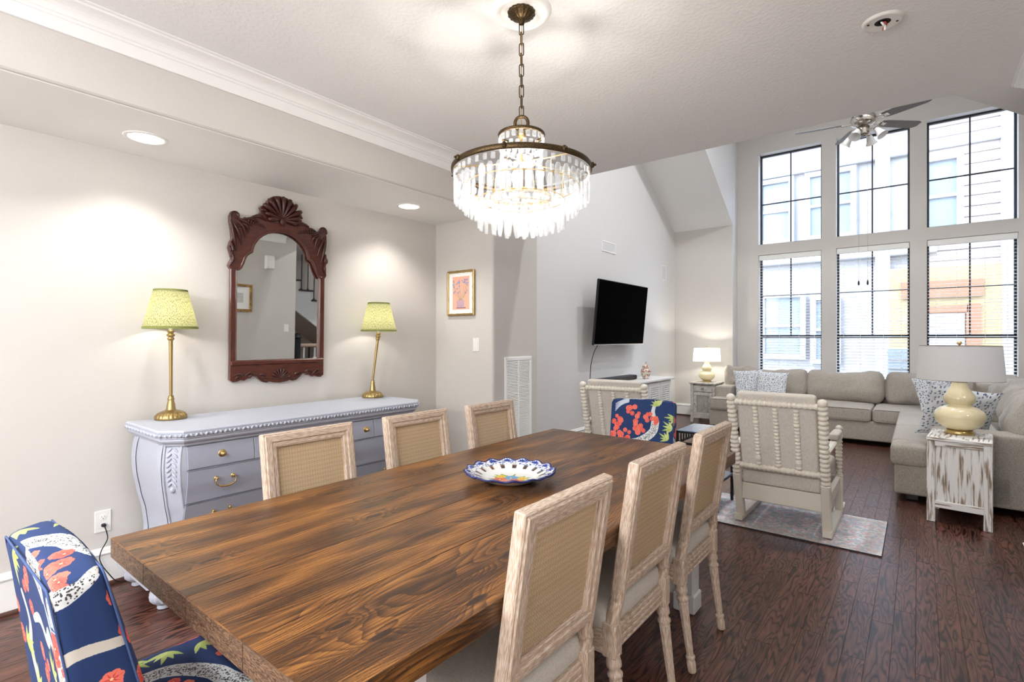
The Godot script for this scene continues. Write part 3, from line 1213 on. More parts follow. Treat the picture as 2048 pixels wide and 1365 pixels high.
func plank_shape(b: MB, x: float, z: float, w: float, l: float) -> void:
	var e := 0.0010
	var g := 0.0002
	var d := 0.0009
	var lo := [Vector3(x + g, -d, z - g), Vector3(x + w - g, -d, z - g), Vector3(x + w - g, -d, z - l + g), Vector3(x + g, -d, z - l + g)]
	var hi := [Vector3(x + e, 0, z - e), Vector3(x + w - e, 0, z - e), Vector3(x + w - e, 0, z - l + e), Vector3(x + e, 0, z - l + e)]
	var o := Vector2(rng.randf() * 7.0, rng.randf() * 5.0)
	b.uvo = o
	b.quad(hi[0], hi[1], hi[2], hi[3], Vector3.UP, Vector2(0, 0), Vector2(0, w), Vector2(l, w), Vector2(l, 0))
	for k in 4:
		var q := (k + 1) % 4
		var nn: Vector3 = [Vector3(0, 1, 1), Vector3(1, 1, 0), Vector3(0, 1, -1), Vector3(-1, 1, 0)][k]
		b.quad(lo[k], lo[q], hi[q], hi[k], nn.normalized())

# ---------------------------------------------------------------- windows, blinds, the house across the way
func frame_of(b: MB, x0: float, x1: float, y0: float, y1: float, z: float, w: float, d: float) -> void:
	b.box(Vector3((x0 + x1) / 2, y1 - w / 2, z), Vector3(x1 - x0, w, d), 0.004)
	b.box(Vector3((x0 + x1) / 2, y0 + w / 2, z), Vector3(x1 - x0, w, d), 0.004)
	b.box(Vector3(x0 + w / 2, (y0 + y1) / 2, z), Vector3(w, y1 - y0 - 2 * w, d), 0.004)
	b.box(Vector3(x1 - w / 2, (y0 + y1) / 2, z), Vector3(w, y1 - y0 - 2 * w, d), 0.004)

func windows() -> void:
	var zf := ZW - 0.17
	var n := 1
	for w in WIN:
		for up in [true, false]:
			var o := Node3D.new()
			o.name = "window_%d" % n
			n += 1
			add_child(o)
			o.set_meta("kind", "structure")
			var y0: float = 2.9 if up else SILL
			var y1: float = 4.405 if up else 2.725
			var xm: float = (w[0] + w[1]) / 2
			var fr := MB.new()
			frame_of(fr, w[0], w[1], y0, y1, zf, 0.027, 0.06)
			obj("window_frame", fr, M.window_frame, o)
			if up:
				obj("muntin", bx(Vector3(xm, (y0 + y1) / 2, zf), Vector3(0.018, y1 - y0, 0.02)), M.window_frame, o)
				obj("muntin", bx(Vector3(xm, 3.59, zf), Vector3(w[1] - w[0], 0.018, 0.018)), M.window_frame, o)
				obj("pane", bx(Vector3(xm, (y0 + y1) / 2, zf - 0.012), Vector3(w[1] - w[0] - 0.06, y1 - y0 - 0.06, 0.004)), M.pane, o)
			else:
				obj("meeting_rail", bx(Vector3(xm, 1.378, zf + 0.005), Vector3(w[1] - w[0], 0.05, 0.05), 0.004), M.window_frame, o)
				obj("muntin", bx(Vector3(xm, (1.4 + y1) / 2, zf - 0.01), Vector3(0.018, y1 - 1.4, 0.02)), M.window_frame, o)
				obj("muntin", bx(Vector3(xm, 2.06, zf - 0.01), Vector3(w[1] - w[0], 0.018, 0.018)), M.window_frame, o)
				obj("pane", bx(Vector3(xm, (1.4 + y1) / 2, zf - 0.02), Vector3(w[1] - w[0] - 0.06, y1 - 1.4, 0.004)), M.pane, o)
				obj("pane", bx(Vector3(xm, (1.36 + y0) / 2, zf + 0.004), Vector3(w[1] - w[0] - 0.06, 1.36 - y0, 0.004)), M.pane, o)
	# blinds
	var which := ["leftmost lower window, by the lamp with the lit shade", "middle lower window", "rightmost lower window, behind the big table lamp"]
	for k in 3:
		var w: Array = WIN[k]
		var wd: float = w[1] - w[0] - 0.02
		var xm: float = (w[0] + w[1]) / 2
		var b := thing("window_blind", "white slatted blind hanging in the " + which[k], "blind", Vector3(xm, SILL, ZW - 0.045), 0, "slatted window blinds")
		obj("head_rail", bx(Vector3(0, 2.68 - SILL, 0.018), Vector3(wd + 0.01, 0.085, 0.03), 0.005), M.blind, b)
		obj("bottom_rail", bx(Vector3(0, 0.025, 0), Vector3(wd, 0.02, 0.05), 0.004), M.blind, b)
		var sl := MB.new()
		sl.box(Vector3.ZERO, Vector3(wd, 0.0028, 0.046))
		var sm := sl.mesh()
		var y := 0.07
		while y < 2.62 - SILL:
			var s := show_mesh("slat", sm, M.blind, b)
			s.position.y = y
			s.rotation_degrees.x = 9.0
			y += 0.0455
		for f in [-0.4, -0.16, 0.16, 0.4]:
			obj("ladder_cord", bx(Vector3(f * wd, 1.02, 0.024), Vector3(0.003, 2.0, 0.002)), M.blind, b)

func outdoors() -> void:
	struct("ground", span(Vector3(-30, -0.6, ZW - 0.3), Vector3(30, -0.35, -40)), M.paving)
	var z := -14.0
	var h := thing("neighbour_house", "pale house across the way seen through the tall windows", "house", Vector3(0, -0.35, z))
	obj("wall", bx(Vector3(0.5, 3.7, -1.5), Vector3(17, 7.4, 3.0)), M.stucco, h)
	obj("roof", bx(Vector3(0.5, 7.5, -1.3), Vector3(17.8, 0.2, 4.0), 0.02), M.roof, h)
	# clapboards on the right-hand bay
	var y := 0.3
	while y < 6.9:
		obj("siding_board", bx(Vector3(3.55, y + 0.1, 0.03), Vector3(7.2, 0.205, 0.05), 0.012), M.siding, h)
		y += 0.215
	obj("belt_course", bx(Vector3(0.5, 5.75, 0.05), Vector3(17, 0.22, 0.16), 0.02), M.house_trim, h)
	obj("belt_course", bx(Vector3(-3.5, 3.62, 0.06), Vector3(7.6, 0.26, 0.18), 0.02), M.house_trim, h)
	for q in [[-3.05, -2.45, 4.1, 5.5], [-2.02, -1.2, 4.1, 5.5], [-4.4, -3.6, 4.1, 5.5], [0.12, 0.62, 3.9, 5.4], [-3.0, -2.2, 1.3, 2.7], [-1.9, -1.5, 1.2, 2.6], [2.2, 3.1, 4.0, 5.4]]:
		var p := part("window", h)
		var fr := MB.new()
		frame_of(fr, q[0] - 0.1, q[1] + 0.1, q[2] - 0.1, q[3] + 0.1, 0.1, 0.11, 0.1)
		fr.box(Vector3((q[0] + q[1]) / 2, (q[2] + q[3]) / 2, 0.09), Vector3(q[1] - q[0], 0.06, 0.06))
		obj("casing", fr, M.house_trim, p)
		obj("pane", bx(Vector3((q[0] + q[1]) / 2, (q[2] + q[3]) / 2, 0.065), Vector3(q[1] - q[0], q[3] - q[2], 0.02)), M.house_glass, p)
	# entry: cream surround, brick panel, pale door
	obj("entry_surround", bx(Vector3(0.42, 1.6, 0.12), Vector3(1.9, 3.2, 0.1), 0.02), M.entry_trim, h)
	for q in [[0.36, 2.72, 1.3, 0.36], [0.02, 1.2, 0.22, 2.4], [0.86, 1.2, 0.22, 2.4], [0.44, 2.3, 0.7, 0.16]]:
		obj("brick_panel", bx(Vector3(q[0], q[1], 0.2), Vector3(q[2], q[3], 0.06), 0.01), M.brick, h)
	obj("entry_door", bx(Vector3(0.44, 1.1, 0.19), Vector3(0.58, 2.2, 0.05), 0.01), M.house_trim, h)
	for q in [[-0.62, 0.26], [1.42, 0.3]]:
		obj("corner_board", bx(Vector3(q[0], 3.4, 0.1), Vector3(q[1], 6.8, 0.16), 0.02), M.house_trim, h)
	var ac := thing("outdoor_cabinet", "grey louvred cabinet outside, low behind the middle window", "cabinet", Vector3(-0.25, -0.35, -12.9))
	obj("body", bx(Vector3(0, 0.75, 0), Vector3(0.5, 1.5, 0.4), 0.02), M.outdoor_grey, ac)
	for k in 7:
		obj("louvre", bx(Vector3(0, 0.3 + k * 0.16, 0.205), Vector3(0.42, 0.05, 0.03), 0.008), M.roof, ac)

func stair_hall() -> void:
	# what the mirror shows past the end of the right-hand wall: a flight that climbs towards the front
	var x0 := 2.38
	var x1 := 3.4
	var run := 0.265
	var rise := 0.185
	var zt := -4.55
	var yt := 2.62
	var st := Node3D.new()
	st.name = "staircase"
	add_child(st)
	tag(st, "white staircase with dark treads and black balusters, reflected in the mirror", "staircase")
	var n := 13
	for k in n:
		var z := zt - k * run
		var y := yt - k * rise
		obj("tread", bx(Vector3((x0 + x1) / 2 - 0.02, y - 0.016, z), Vector3(x1 - x0 + 0.03, 0.032, run + 0.03), 0.008), M.stair_tread, st)
		obj("riser", bx(Vector3((x0 + x1) / 2, y - 0.032 - (rise - 0.032) / 2, z - run / 2 + 0.01), Vector3(x1 - x0, rise - 0.032, 0.016)), M.trim, st)
		for j in 2:
			obj("baluster", bx(Vector3(x0 + 0.05, y + 0.44, z + (j - 0.5) * run * 0.5), Vector3(0.016, 0.88, 0.016), 0.003), M.black_metal, st)
			obj("baluster_shoe", bx(Vector3(x0 + 0.05, y + 0.012, z + (j - 0.5) * run * 0.5), Vector3(0.034, 0.024, 0.034), 0.006), M.black_metal, st)
	var sk := MB.new()
	sk.xf = Transform3D(Basis(Vector3(0, 0, -1), Vector3(0, 1, 0), Vector3(1, 0, 0)), Vector3(x0 + 0.01, 0, 0))
	var za := -zt - run / 2
	var ol := PackedVector2Array()
	for k in n:
		ol.append(Vector2(za + k * run, yt - 0.032 - k * rise))
		ol.append(Vector2(za + (k + 1) * run, yt - 0.032 - k * rise))
	ol.append(Vector2(za + n * run, yt - n * rise - 0.3))
	ol.append(Vector2(za, yt - 0.46))
	sk.prism(ol, 0.0, 0.03)
	obj("stringer", sk, M.trim, st)
	var bm := MB.new()
	var l := Vector3(0, -n * rise, -n * run)
	var a := Vector3(x0 - 0.01, yt - 0.43, zt + run / 2)
	bm.bar(a, a + l, 0.03, 0.07, 0.008)
	obj("stringer_moulding", bm, M.trim, st)
	var sf := MB.new()
	var p := Vector3(x0 + 0.02, yt - 0.47, zt + run / 2)
	var w := Vector3(x1 - x0, 0, 0)
	sf.poly([p, p + w, p + w + l, p + l], Vector3(0, -1, 0.7).normalized())
	obj("underside", sf, M.hall, st)
	var hr := MB.new()
	hr.bar(Vector3(x0 + 0.05, yt + 0.9, zt), Vector3(x0 + 0.05, yt + 0.9 - (n - 1) * rise, zt - (n - 1) * run), 0.06, 0.05, 0.015)
	obj("handrail", hr, M.stair_tread, st)
	# low guard in front of the well of the lower flight
	var g := thing("stair_guard", "wooden rail on black and white balusters by the newel, reflected in the mirror", "railing", Vector3(1.55, 0, -4.72))
	obj("newel", bx(Vector3(0, 0.58, 0), Vector3(0.10, 1.16, 0.10), 0.01), M.black_metal, g)
	obj("newel_cap", lathed([[0.0, 1.16], [0.085, 1.16], [0.09, 1.175], [0.075, 1.19], [0.06, 1.21], [0.04, 1.235], [0.0, 1.25]], 20), M.black_metal, g)
	obj("rail", bx(Vector3(0.02, 1.03, -0.78), Vector3(0.07, 0.06, 1.5), 0.015), M.rail_wood, g)
	for k in 13:
		obj("baluster", bx(Vector3(0.02, 0.5, -0.14 - k * 0.105), Vector3(0.03, 1.0, 0.03), 0.004), M.black_metal if k % 2 else M.trim, g)

# ---------------------------------------------------------------- the dining table and its chairs
func dining() -> void:
	dining_table()
	cane_chairs()
	floral_chairs()
	serving_plate()

func dining_table() -> void:
	var t := thing("dining_table", "long brown stained plank dining table on white trestle legs", "table", Vector3(-1.309, 0, -1.635))
	var w := 0.2825
	for k in 4:
		var x := -0.565 + (k + 0.5) * w
		var b := MB.new()
		b.uvo = Vector2(0, -1.305)
		b.box(Vector3(x, 0.731, 0), Vector3(w - 0.0008, 0.058, 2.35), 0.0016)
		var o := obj("table_board", b, M.pine, t)
		for s in [-1.0, 1.0]:
			var e := MB.new()
			e.uvo = Vector2(k * 0.37, k * 0.21)
			e.box(Vector3(x, 0.731, s * 1.1752), Vector3(w - 0.003, 0.054, 0.0018))
			obj("end_grain", e, M.pine_end, o)
	# trestles
	for z in [0.89, -0.93]:
		for s in [-1.0, 1.0]:
			var g := obj("trestle_post", bx(Vector3(s * 0.40, 0.37, z), Vector3(0.09, 0.58, 0.09), 0.006), M.table_base, t)
			obj("post_foot", bx(Vector3(s * 0.40, 0.045, z), Vector3(0.108, 0.09, 0.108), 0.006), M.table_base, g)
		obj("trestle_rail", bx(Vector3(0, 0.675, z), Vector3(0.98, 0.07, 0.10), 0.006), M.table_base, t)
		obj("trestle_rail", bx(Vector3(0, 0.10, z), Vector3(0.72, 0.07, 0.06), 0.005), M.table_base, t)
		for s in [-1.0, 1.0]:
			var b := MB.new()
			b.bar(Vector3(-s * 0.35, 0.14, z + s * 0.012), Vector3(s * 0.35, 0.63, z + s * 0.012), 0.022, 0.06, 0.004, Vector3(0, 0, 1))
			obj("cross_brace", b, M.table_base, t)
	obj("stretcher", bx(Vector3(0, 0.16, -0.02), Vector3(0.07, 0.08, 1.78), 0.006), M.table_base, t)

func cane_chairs() -> void:
	var c := thing("cane_chair", "", "chair", Vector3.ZERO, 0, "cane-backed dining chairs")
	# seat
	var st := MB.new()
	st.soft(Vector3(0, 0.455, -0.02), Vector3(0.45, 0.085, 0.42), 0.035, 6, func(p, q): return p + Vector3(0, 0.014 * (1 - q.x * q.x) * (1 - q.z * q.z) if q.y > 0 else 0.0, 0))
	obj("seat_cushion", st, M.seat_linen, c)
	var ap := MB.new()
	for q in [[Vector3(0, 0.39, -0.225), Vector3(0.40, 0.075, 0.028)], [Vector3(0, 0.39, 0.185), Vector3(0.36, 0.075, 0.028)], [Vector3(-0.212, 0.39, -0.02), Vector3(0.028, 0.075, 0.40)], [Vector3(0.212, 0.39, -0.02), Vector3(0.028, 0.075, 0.40)]]:
		ap.uvo = Vector2(rng.randf(), rng.randf())
		ap.box(q[0], q[1], 0.004)
		for dy in [-0.022, 0.0, 0.022]:
			var l: Vector3 = q[1]
			ap.box((q[0] as Vector3) + Vector3(0, dy, 0), Vector3(l.x + (0.012 if l.x < 0.1 else -0.02), 0.009, l.z + (0.012 if l.z < 0.1 else -0.02)), 0.003)
	obj("seat_frame", ap, M.washed, c)
	# legs
	for sx in [-1.0, 1.0]:
		for rear in [false, true]:
			var lg := MB.new()
			lg.uvo = Vector2(rng.randf(), rng.randf())
			var z := 0.19 if rear else -0.205
			var top := Vector3(sx * 0.2, 0.37, z)
			lg.box(Vector3(sx * 0.2, 0.40, z), Vector3(0.05, 0.112, 0.05), 0.006)
			var foot := Vector3(sx * (0.196 if rear else 0.2), 0, z + (0.05 if rear else 0.0))
			var ydir := (top - foot).normalized()
			var xdir := ydir.cross(Vector3(0, 0, 1)).normalized()
			lg.xf = Transform3D(Basis(xdir, ydir, xdir.cross(ydir)), foot)
			lg.lathe([[0.0, 0.0], [0.013, 0.0], [0.0165, 0.006], [0.0185, 0.035], [0.0165, 0.05], [0.014, 0.054], [0.019, 0.058], [0.019, 0.066], [0.0145, 0.07]], 14)
			lg.lathe([[0.0145, 0.07], [0.021, 0.275]], 32, 8, 0.16)
			lg.lathe([[0.021, 0.275], [0.018, 0.281], [0.024, 0.287], [0.025, 0.296], [0.0185, 0.302], [0.0185, 0.312], [0.0245, 0.318], [0.025, 0.328], [0.022, 0.345], [0.026, 0.36], [0.0, 0.362]], 14)
			obj("leg", lg, M.washed, c)
	# back: posts curve up out of the rear legs into a moulded frame
	var lean := Transform3D(Basis(Vector3.RIGHT, deg_to_rad(8.5)), Vector3(0, 0.46, 0.192))
	for sx in [-1.0, 1.0]:
		var p := MB.new()
		p.xf = lean
		p.tube(bent([Vector3(sx * 0.2, -0.02, -0.002), Vector3(sx * 0.199, 0.03, 0.002), Vector3(sx * 0.186, 0.06, 0), Vector3(sx * 0.188, 0.10, 0)], 4), 0.023, 10)
		obj("back_post", p, M.washed, c)
	var fr := MB.new()
	fr.xf = lean
	var y0 := 0.085
	var y1 := 0.512
	var hw := 0.207
	var m := 0.056
	for d in [[0.034, 0.0, m], [0.044, 0.008, 0.030], [0.040, 0.016, 0.012]]:
		var dz: float = d[0]
		var ins: float = d[1]
		var wd: float = d[2]
		for sx in [-1.0, 1.0]:
			fr.uvo = Vector2(rng.randf(), rng.randf())
			fr.box(Vector3(sx * (hw - ins - wd / 2), (y0 + y1) / 2, 0), Vector3(wd, y1 - y0 - 2 * ins, dz), 0.004)
		for yy in [y0 + ins + wd / 2, y1 - ins - wd / 2]:
			fr.uvo = Vector2(rng.randf(), rng.randf())
			fr.box(Vector3(0, yy, 0), Vector3((hw - ins) * 2 - 0.02, wd, dz - 0.001), 0.004)
	obj("back_frame", fr, M.washed, c)
	var cn := MB.new()
	cn.xf = lean
	cn.box(Vector3(0, (y0 + y1) / 2, 0), Vector3(2 * (hw - m) + 0.006, y1 - y0 - 2 * m + 0.006, 0.003))
	obj("cane_panel", cn, M.cane, c)
	var bead := MB.new()
	bead.xf = lean
	var ix := hw - m + 0.002
	for s in [-0.010, 0.010]:
		bead.tube([Vector3(-ix, y0 + m, s), Vector3(ix, y0 + m, s), Vector3(ix, y1 - m, s), Vector3(-ix, y1 - m, s)], 0.004, 6, true)
	obj("spline", bead, M.washed, c)
	var spots := [[-0.955, -1.104, 90, "right side, nearest the camera"], [-0.953, -1.677, 90, "right side, middle of the three"], [-0.957, -2.279, 90, "right side, farthest from the camera"], [-1.78, -1.19, -90, "sideboard side, nearest of the three"], [-1.775, -1.784, -90, "sideboard side, middle of the three"], [-1.75, -2.34, -90, "sideboard side, by the air vent"]]
	for k in spots.size():
		var q: Array = spots[k]
		var label: String = "whitewashed cane-back dining chair at the table's " + q[3]
		if k == 0:
			c.position = Vector3(q[0], 0, q[1])
			c.rotation_degrees.y = q[2]
			c.set_meta("label", label)
		else:
			copy_of(c, Vector3(q[0], 0, q[1]), q[2], label)

func floral_chairs() -> void:
	var c := thing("upholstered_chair", "navy floral upholstered dining chair at the near end of the table, cut by the frame", "chair", Vector3(-1.43, 0, -0.54), 0, "navy floral end chairs")
	var seat := MB.new()
	seat.soft(Vector3(0, 0.42, -0.01), Vector3(0.46, 0.13, 0.46), 0.03, 6, func(p, q): return p + Vector3(0, 0.015 * (1 - q.x * q.x) * (1 - q.z * q.z) if q.y > 0 else 0.0, 0))
	obj("seat", seat, M.floral, c)
	var lean := Transform3D(Basis(Vector3.RIGHT, deg_to_rad(11.0)), Vector3(0, 0.34, 0.185))
	var bk := MB.new()
	bk.xf = lean
	bk.soft(Vector3(0, 0.295, 0), Vector3(0.445, 0.59, 0.085), 0.024, 8, func(p, q): return p + Vector3(0, -0.012 * (q.x * q.x * q.x * q.x) * (1.0 if q.y > 0 else 0.0), (0.02 * (1 - q.y)) * q.z - 0.01 * (1 - q.x * q.x)))
	obj("backrest", bk, M.floral, c)
	var pp := MB.new()
	pp.xf = lean
	for s in [-1.0, 1.0]:
		var pts := []
		for q in [[-0.216, 0.02], [-0.216, 0.55], [-0.205, 0.575], [0.205, 0.575], [0.216, 0.55], [0.216, 0.02]]:
			pts.append(Vector3(q[0], q[1], s * (0.041 + 0.02 * (1.0 - q[1] / 0.59)) - (0.002 if s > 0 else 0.0)))
		pp.tube(pts, 0.0022, 6)
	obj("piping", pp, M.piping, c)
	for sx in [-1.0, 1.0]:
		for q in [[-0.2, 0.0], [0.2, 0.06]]:
			var lg := MB.new()
			lg.tube([Vector3(sx * 0.2, 0.36, q[0]), Vector3(sx * 0.2, 0, q[0] + q[1])], [0.024, 0.016], 4)
			obj("leg", lg, M.stair_tread, c)
	copy_of(c, Vector3(-1.47, 0, -3.15), 191, "navy floral upholstered dining chair at the far end of the table")

func serving_plate() -> void:
	var t := thing("serving_plate", "round scalloped ceramic plate with blue rim and painted flowers on the table", "plate", Vector3(-1.33, 0.7605, -1.67), 20)
	var prof := [[0.0, 0.006], [0.05, 0.006], [0.092, 0.008], [0.106, 0.014], [0.118, 0.021], [0.132, 0.028], [0.146, 0.034], [0.160, 0.039], [0.172, 0.043], [0.181, 0.046]]
	var at := func(r: float, y: float, a: float) -> Vector3:
		var f := 1.0 + (0.035 * absf(cos(a * 8.0)) + 0.012 * cos(a * 16.0)) * smoothstep(0.12, 0.18, r)
		return Vector3(cos(a) * r * f, y + 0.004 * cos(a * 16.0) * smoothstep(0.13, 0.18, r), sin(a) * r * f)
	var seg := 128
	var b := MB.new()
	for side in 2:
		for k in prof.size() - 1:
			for j in seg:
				var hole := (k == 4 or k == 5) and (j % 8 == 3 or j % 8 == 4 or j % 8 == 5)
				if hole:
					continue
				var ids := []
				for q in [[k, j], [k, j + 1], [k + 1, j + 1], [k + 1, j]]:
					var a: float = TAU * q[1] / seg
					var p: Vector3 = at.call(prof[q[0]][0], prof[q[0]][1] - (0.005 if side else 0.0), a)
					ids.append(b.put(p, Vector3.DOWN if side else Vector3.UP, Vector2(0.5 + p.x / 0.39, 0.5 + p.z / 0.39)))
				b.face(ids[0], ids[1], ids[2])
				b.face(ids[0], ids[2], ids[3])
	var up := b.v.size()
	b.weld(0)
	obj("dish", b, M.plate_print, t)
	var rim := []
	for j in seg:
		rim.append((at.call(0.1815, 0.0445, TAU * j / seg) as Vector3))
	obj("rim", piped(rim, 0.0042, 6, true), M.blue_rim, t)
	obj("foot_ring", lathed([[0.06, 0.0], [0.075, 0.0], [0.075, 0.004], [0.06, 0.004]], 40), M.plate_white, t)

# ---------------------------------------------------------------- sideboard wall
const SB_Y := 0.89
const SB_C := Vector3(-3.15, 0, -1.755)

func sideboard_wall() -> void:
	sideboard()
	buffet_lamps()
	wall_mirror()
	small_wall_things()

func bombe(y: float) -> float:
	# how far the front stands out at each height
	var ks := [[0.10, 0.235], [0.16, 0.225], [0.22, 0.20], [0.30, 0.188], [0.40, 0.20], [0.52, 0.232], [0.62, 0.252], [0.70, 0.258], [0.76, 0.252], [0.81, 0.238]]
	for k in ks.size() - 1:
		if y <= ks[k + 1][0]:
			var t: float = smoothstep(0.0, 1.0, clampf((y - ks[k][0]) / (ks[k + 1][0] - ks[k][0]), 0, 1)) * 0.5 + 0.5 * clampf((y - ks[k][0]) / (ks[k + 1][0] - ks[k][0]), 0, 1)
			return lerpf(ks[k][1], ks[k + 1][1], t)
	return ks[-1][1]

func curved_panel(b: MB, s0: float, s1: float, y0: float, y1: float, proud: float, deep := 0.02) -> void:
	# a slab that follows the swelling front; s runs along the front
	var n := 8
	var at := func(s: float, y: float, o: float) -> Vector3: return Vector3(s, y, bombe(y) + o)
	b.grid(1, n, func(u: float, t: float) -> Vector3: return at.call(lerpf(s0 + 0.002, s1 - 0.002, u), lerpf(y0 + 0.002, y1 - 0.002, t), proud), s1 - s0, y1 - y0, false, false, false)
	for e in [s0, s1]:
		var ed: float = e
		var ins: float = e + (0.002 if e == s0 else -0.002)
		b.grid(1, n, func(u: float, t: float) -> Vector3: return at.call(lerpf(ins, ed, u), lerpf(y0 + 0.002 * (1 - u), y1 - 0.002 * (1 - u), t), lerpf(proud, proud - 0.002, u)), 0.01, 0.1, false, false, false)
		b.grid(1, n, func(u: float, t: float) -> Vector3: return at.call(ed, lerpf(y0, y1, t), lerpf(proud - 0.002, proud - deep, u)), 0.01, 0.1, false, false, false)
	for e in [y0, y1]:
		b.quad(at.call(s0, e, proud - 0.002), at.call(s1, e, proud - 0.002), at.call(s1, e, proud - deep), at.call(s0, e, proud - deep), Vector3(0, -1 if e == y0 else 1, 0))

func sideboard() -> void:
	# local x runs along the front to the right, z out of the wall
	var t := thing("sideboard", "blue-grey painted bombe sideboard with brass pulls against the left wall", "sideboard", SB_C, 90)
	var hl := 0.845
	# top with clipped corners
	var top_ol := PackedVector2Array([Vector2(-hl, -0.29), Vector2(hl, -0.29), Vector2(hl, 0.205), Vector2(hl - 0.085, 0.29), Vector2(-hl + 0.085, 0.29), Vector2(-hl, 0.205)])
	var flat := Transform3D(Basis(Vector3(1, 0, 0), Vector3(0, 0, 1), Vector3(0, -1, 0)), Vector3.ZERO)
	var tp := MB.new()
	tp.xf = Transform3D(Basis(Vector3(1, 0, 0), Vector3(0, 0, -1), Vector3(0, 1, 0)), Vector3.ZERO)
	var mir := PackedVector2Array()
	for p in top_ol:
		mir.append(Vector2(p.x, -p.y))
	tp.prism(mir, SB_Y - 0.014, SB_Y, 0.006)
	obj("top", tp, M.blue_grey, t)
	var edge := [Vector3(-hl, 0, -0.29), Vector3(-hl, 0, 0.205), Vector3(-hl + 0.085, 0, 0.29), Vector3(hl - 0.085, 0, 0.29), Vector3(hl, 0, 0.205), Vector3(hl, 0, -0.29)]
	var mo := MB.new()
	mo.sweep(PackedVector2Array([Vector2(-0.006, SB_Y - 0.014), Vector2(0.004, SB_Y - 0.018), Vector2(0.001, SB_Y - 0.03), Vector2(-0.006, SB_Y - 0.037), Vector2(-0.004, SB_Y - 0.041), Vector2(-0.012, SB_Y - 0.045), Vector2(-0.01, SB_Y - 0.052), Vector2(-0.014, SB_Y - 0.06), Vector2(-0.026, SB_Y - 0.068), Vector2(-0.034, SB_Y - 0.074), Vector2(-0.036, SB_Y - 0.082)]), edge)
	obj("top_moulding", mo, M.blue_grey, t)
	obj("carved_edge", carved_run(edge, SB_Y - 0.0255, -0.002, 0.0105, 0.023), M.blue_grey, t)
	# carcase: swelling sides and clipped corner posts
	var car := MB.new()
	var ys := []
	for k in 19:
		ys.append(lerpf(0.10, 0.815, k / 18.0))
	var ring := func(y: float, k: int) -> Vector3:
		var f := bombe(y)
		var e: float = 0.772 + (f - 0.2) * 0.85
		var pts := [Vector3(-e, y, -0.27), Vector3(-e, y, f - 0.075), Vector3(-e + 0.062, y, f), Vector3(e - 0.062, y, f), Vector3(e, y, f - 0.075), Vector3(e, y, -0.27)]
		return pts[k]
	for k in 5:
		var kk := k
		car.grid(1, 18, func(u: float, v: float) -> Vector3: return (ring.call(lerpf(0.10, 0.815, v), kk) as Vector3).lerp(ring.call(lerpf(0.10, 0.815, v), kk + 1), u), 0.4, 0.7, false, false, false)
	obj("carcase", car, M.blue_grey, t)
	# side panels: raised S-shaped stiles
	for s in [-1.0, 1.0]:
		for z in [-0.25, 0.0]:
			var st := MB.new()
			st.grid(2, 18, func(u: float, v: float) -> Vector3:
				var y := lerpf(0.12, 0.81, v)
				var p: Vector3 = ring.call(y, 0 if s < 0 else 5)
				var zz: float = -0.27 + u * 0.07 if z < -0.1 else bombe(y) - 0.145 + u * 0.07
				return Vector3(p.x + s * (0.012 if u == 0.5 else 0.004), y, zz), 0.1, 0.7, false, false, false)
			obj("side_stile", st, M.blue_grey, t)
	# corner pilasters with raised edges and leaf carving
	for s in [-1.0, 1.0]:
		var pil := part("corner_pilaster", t)
		for w in [0.08, 0.92]:
			var pts := []
			for y in ys:
				var a: Vector3 = ring.call(y, 1 if s < 0 else 4)
				var b: Vector3 = ring.call(y, 2 if s < 0 else 3)
				pts.append(a.lerp(b, w) + Vector3(s * 0.4, 0, 0.6) * 0.002)
			obj("edge_bead", piped(pts, 0.007, 6), M.blue_grey, pil)
		var lf := MB.new()
		for k in 8:
			var y := 0.785 - k * 0.024
			for d in [-1.0, 1.0]:
				var a: Vector3 = ring.call(y, 1 if s < 0 else 4)
				var b: Vector3 = ring.call(y, 2 if s < 0 else 3)
				var m := a.lerp(b, 0.5 + d * (0.17 - k * 0.008)) + Vector3(s * 0.66, 0, 0.75) * 0.003
				var ax := (b - a).normalized()
				lf.xf = Transform3D(Basis(ax, Vector3.UP, ax.cross(Vector3.UP)) * Basis(Vector3(0, 0, 1), d * s * -0.75), m)
				lf.ball(Vector3.ZERO, Vector3(0.0065, 0.017, 0.005), 6, 8)
		lf.xf = Transform3D()
		var c: Vector3 = (ring.call(0.588, 1 if s < 0 else 4) as Vector3).lerp(ring.call(0.588, 2 if s < 0 else 3), 0.5)
		lf.ball(c, Vector3(0.014, 0.017, 0.012), 8, 10)
		obj("leaf_carving", lf, M.blue_grey, pil)
	# drawers
	var x0 := -0.735
	var rows := [[0.682, 0.802, [[x0, -0.40], [-0.40, 0.40], [0.40, -x0]], true], [0.505, 0.677, [[x0, 0.0], [0.0, -x0]], false], [0.325, 0.50, [[x0, 0.0], [0.0, -x0]], false], [0.20, 0.32, [[x0, -x0]], false]]
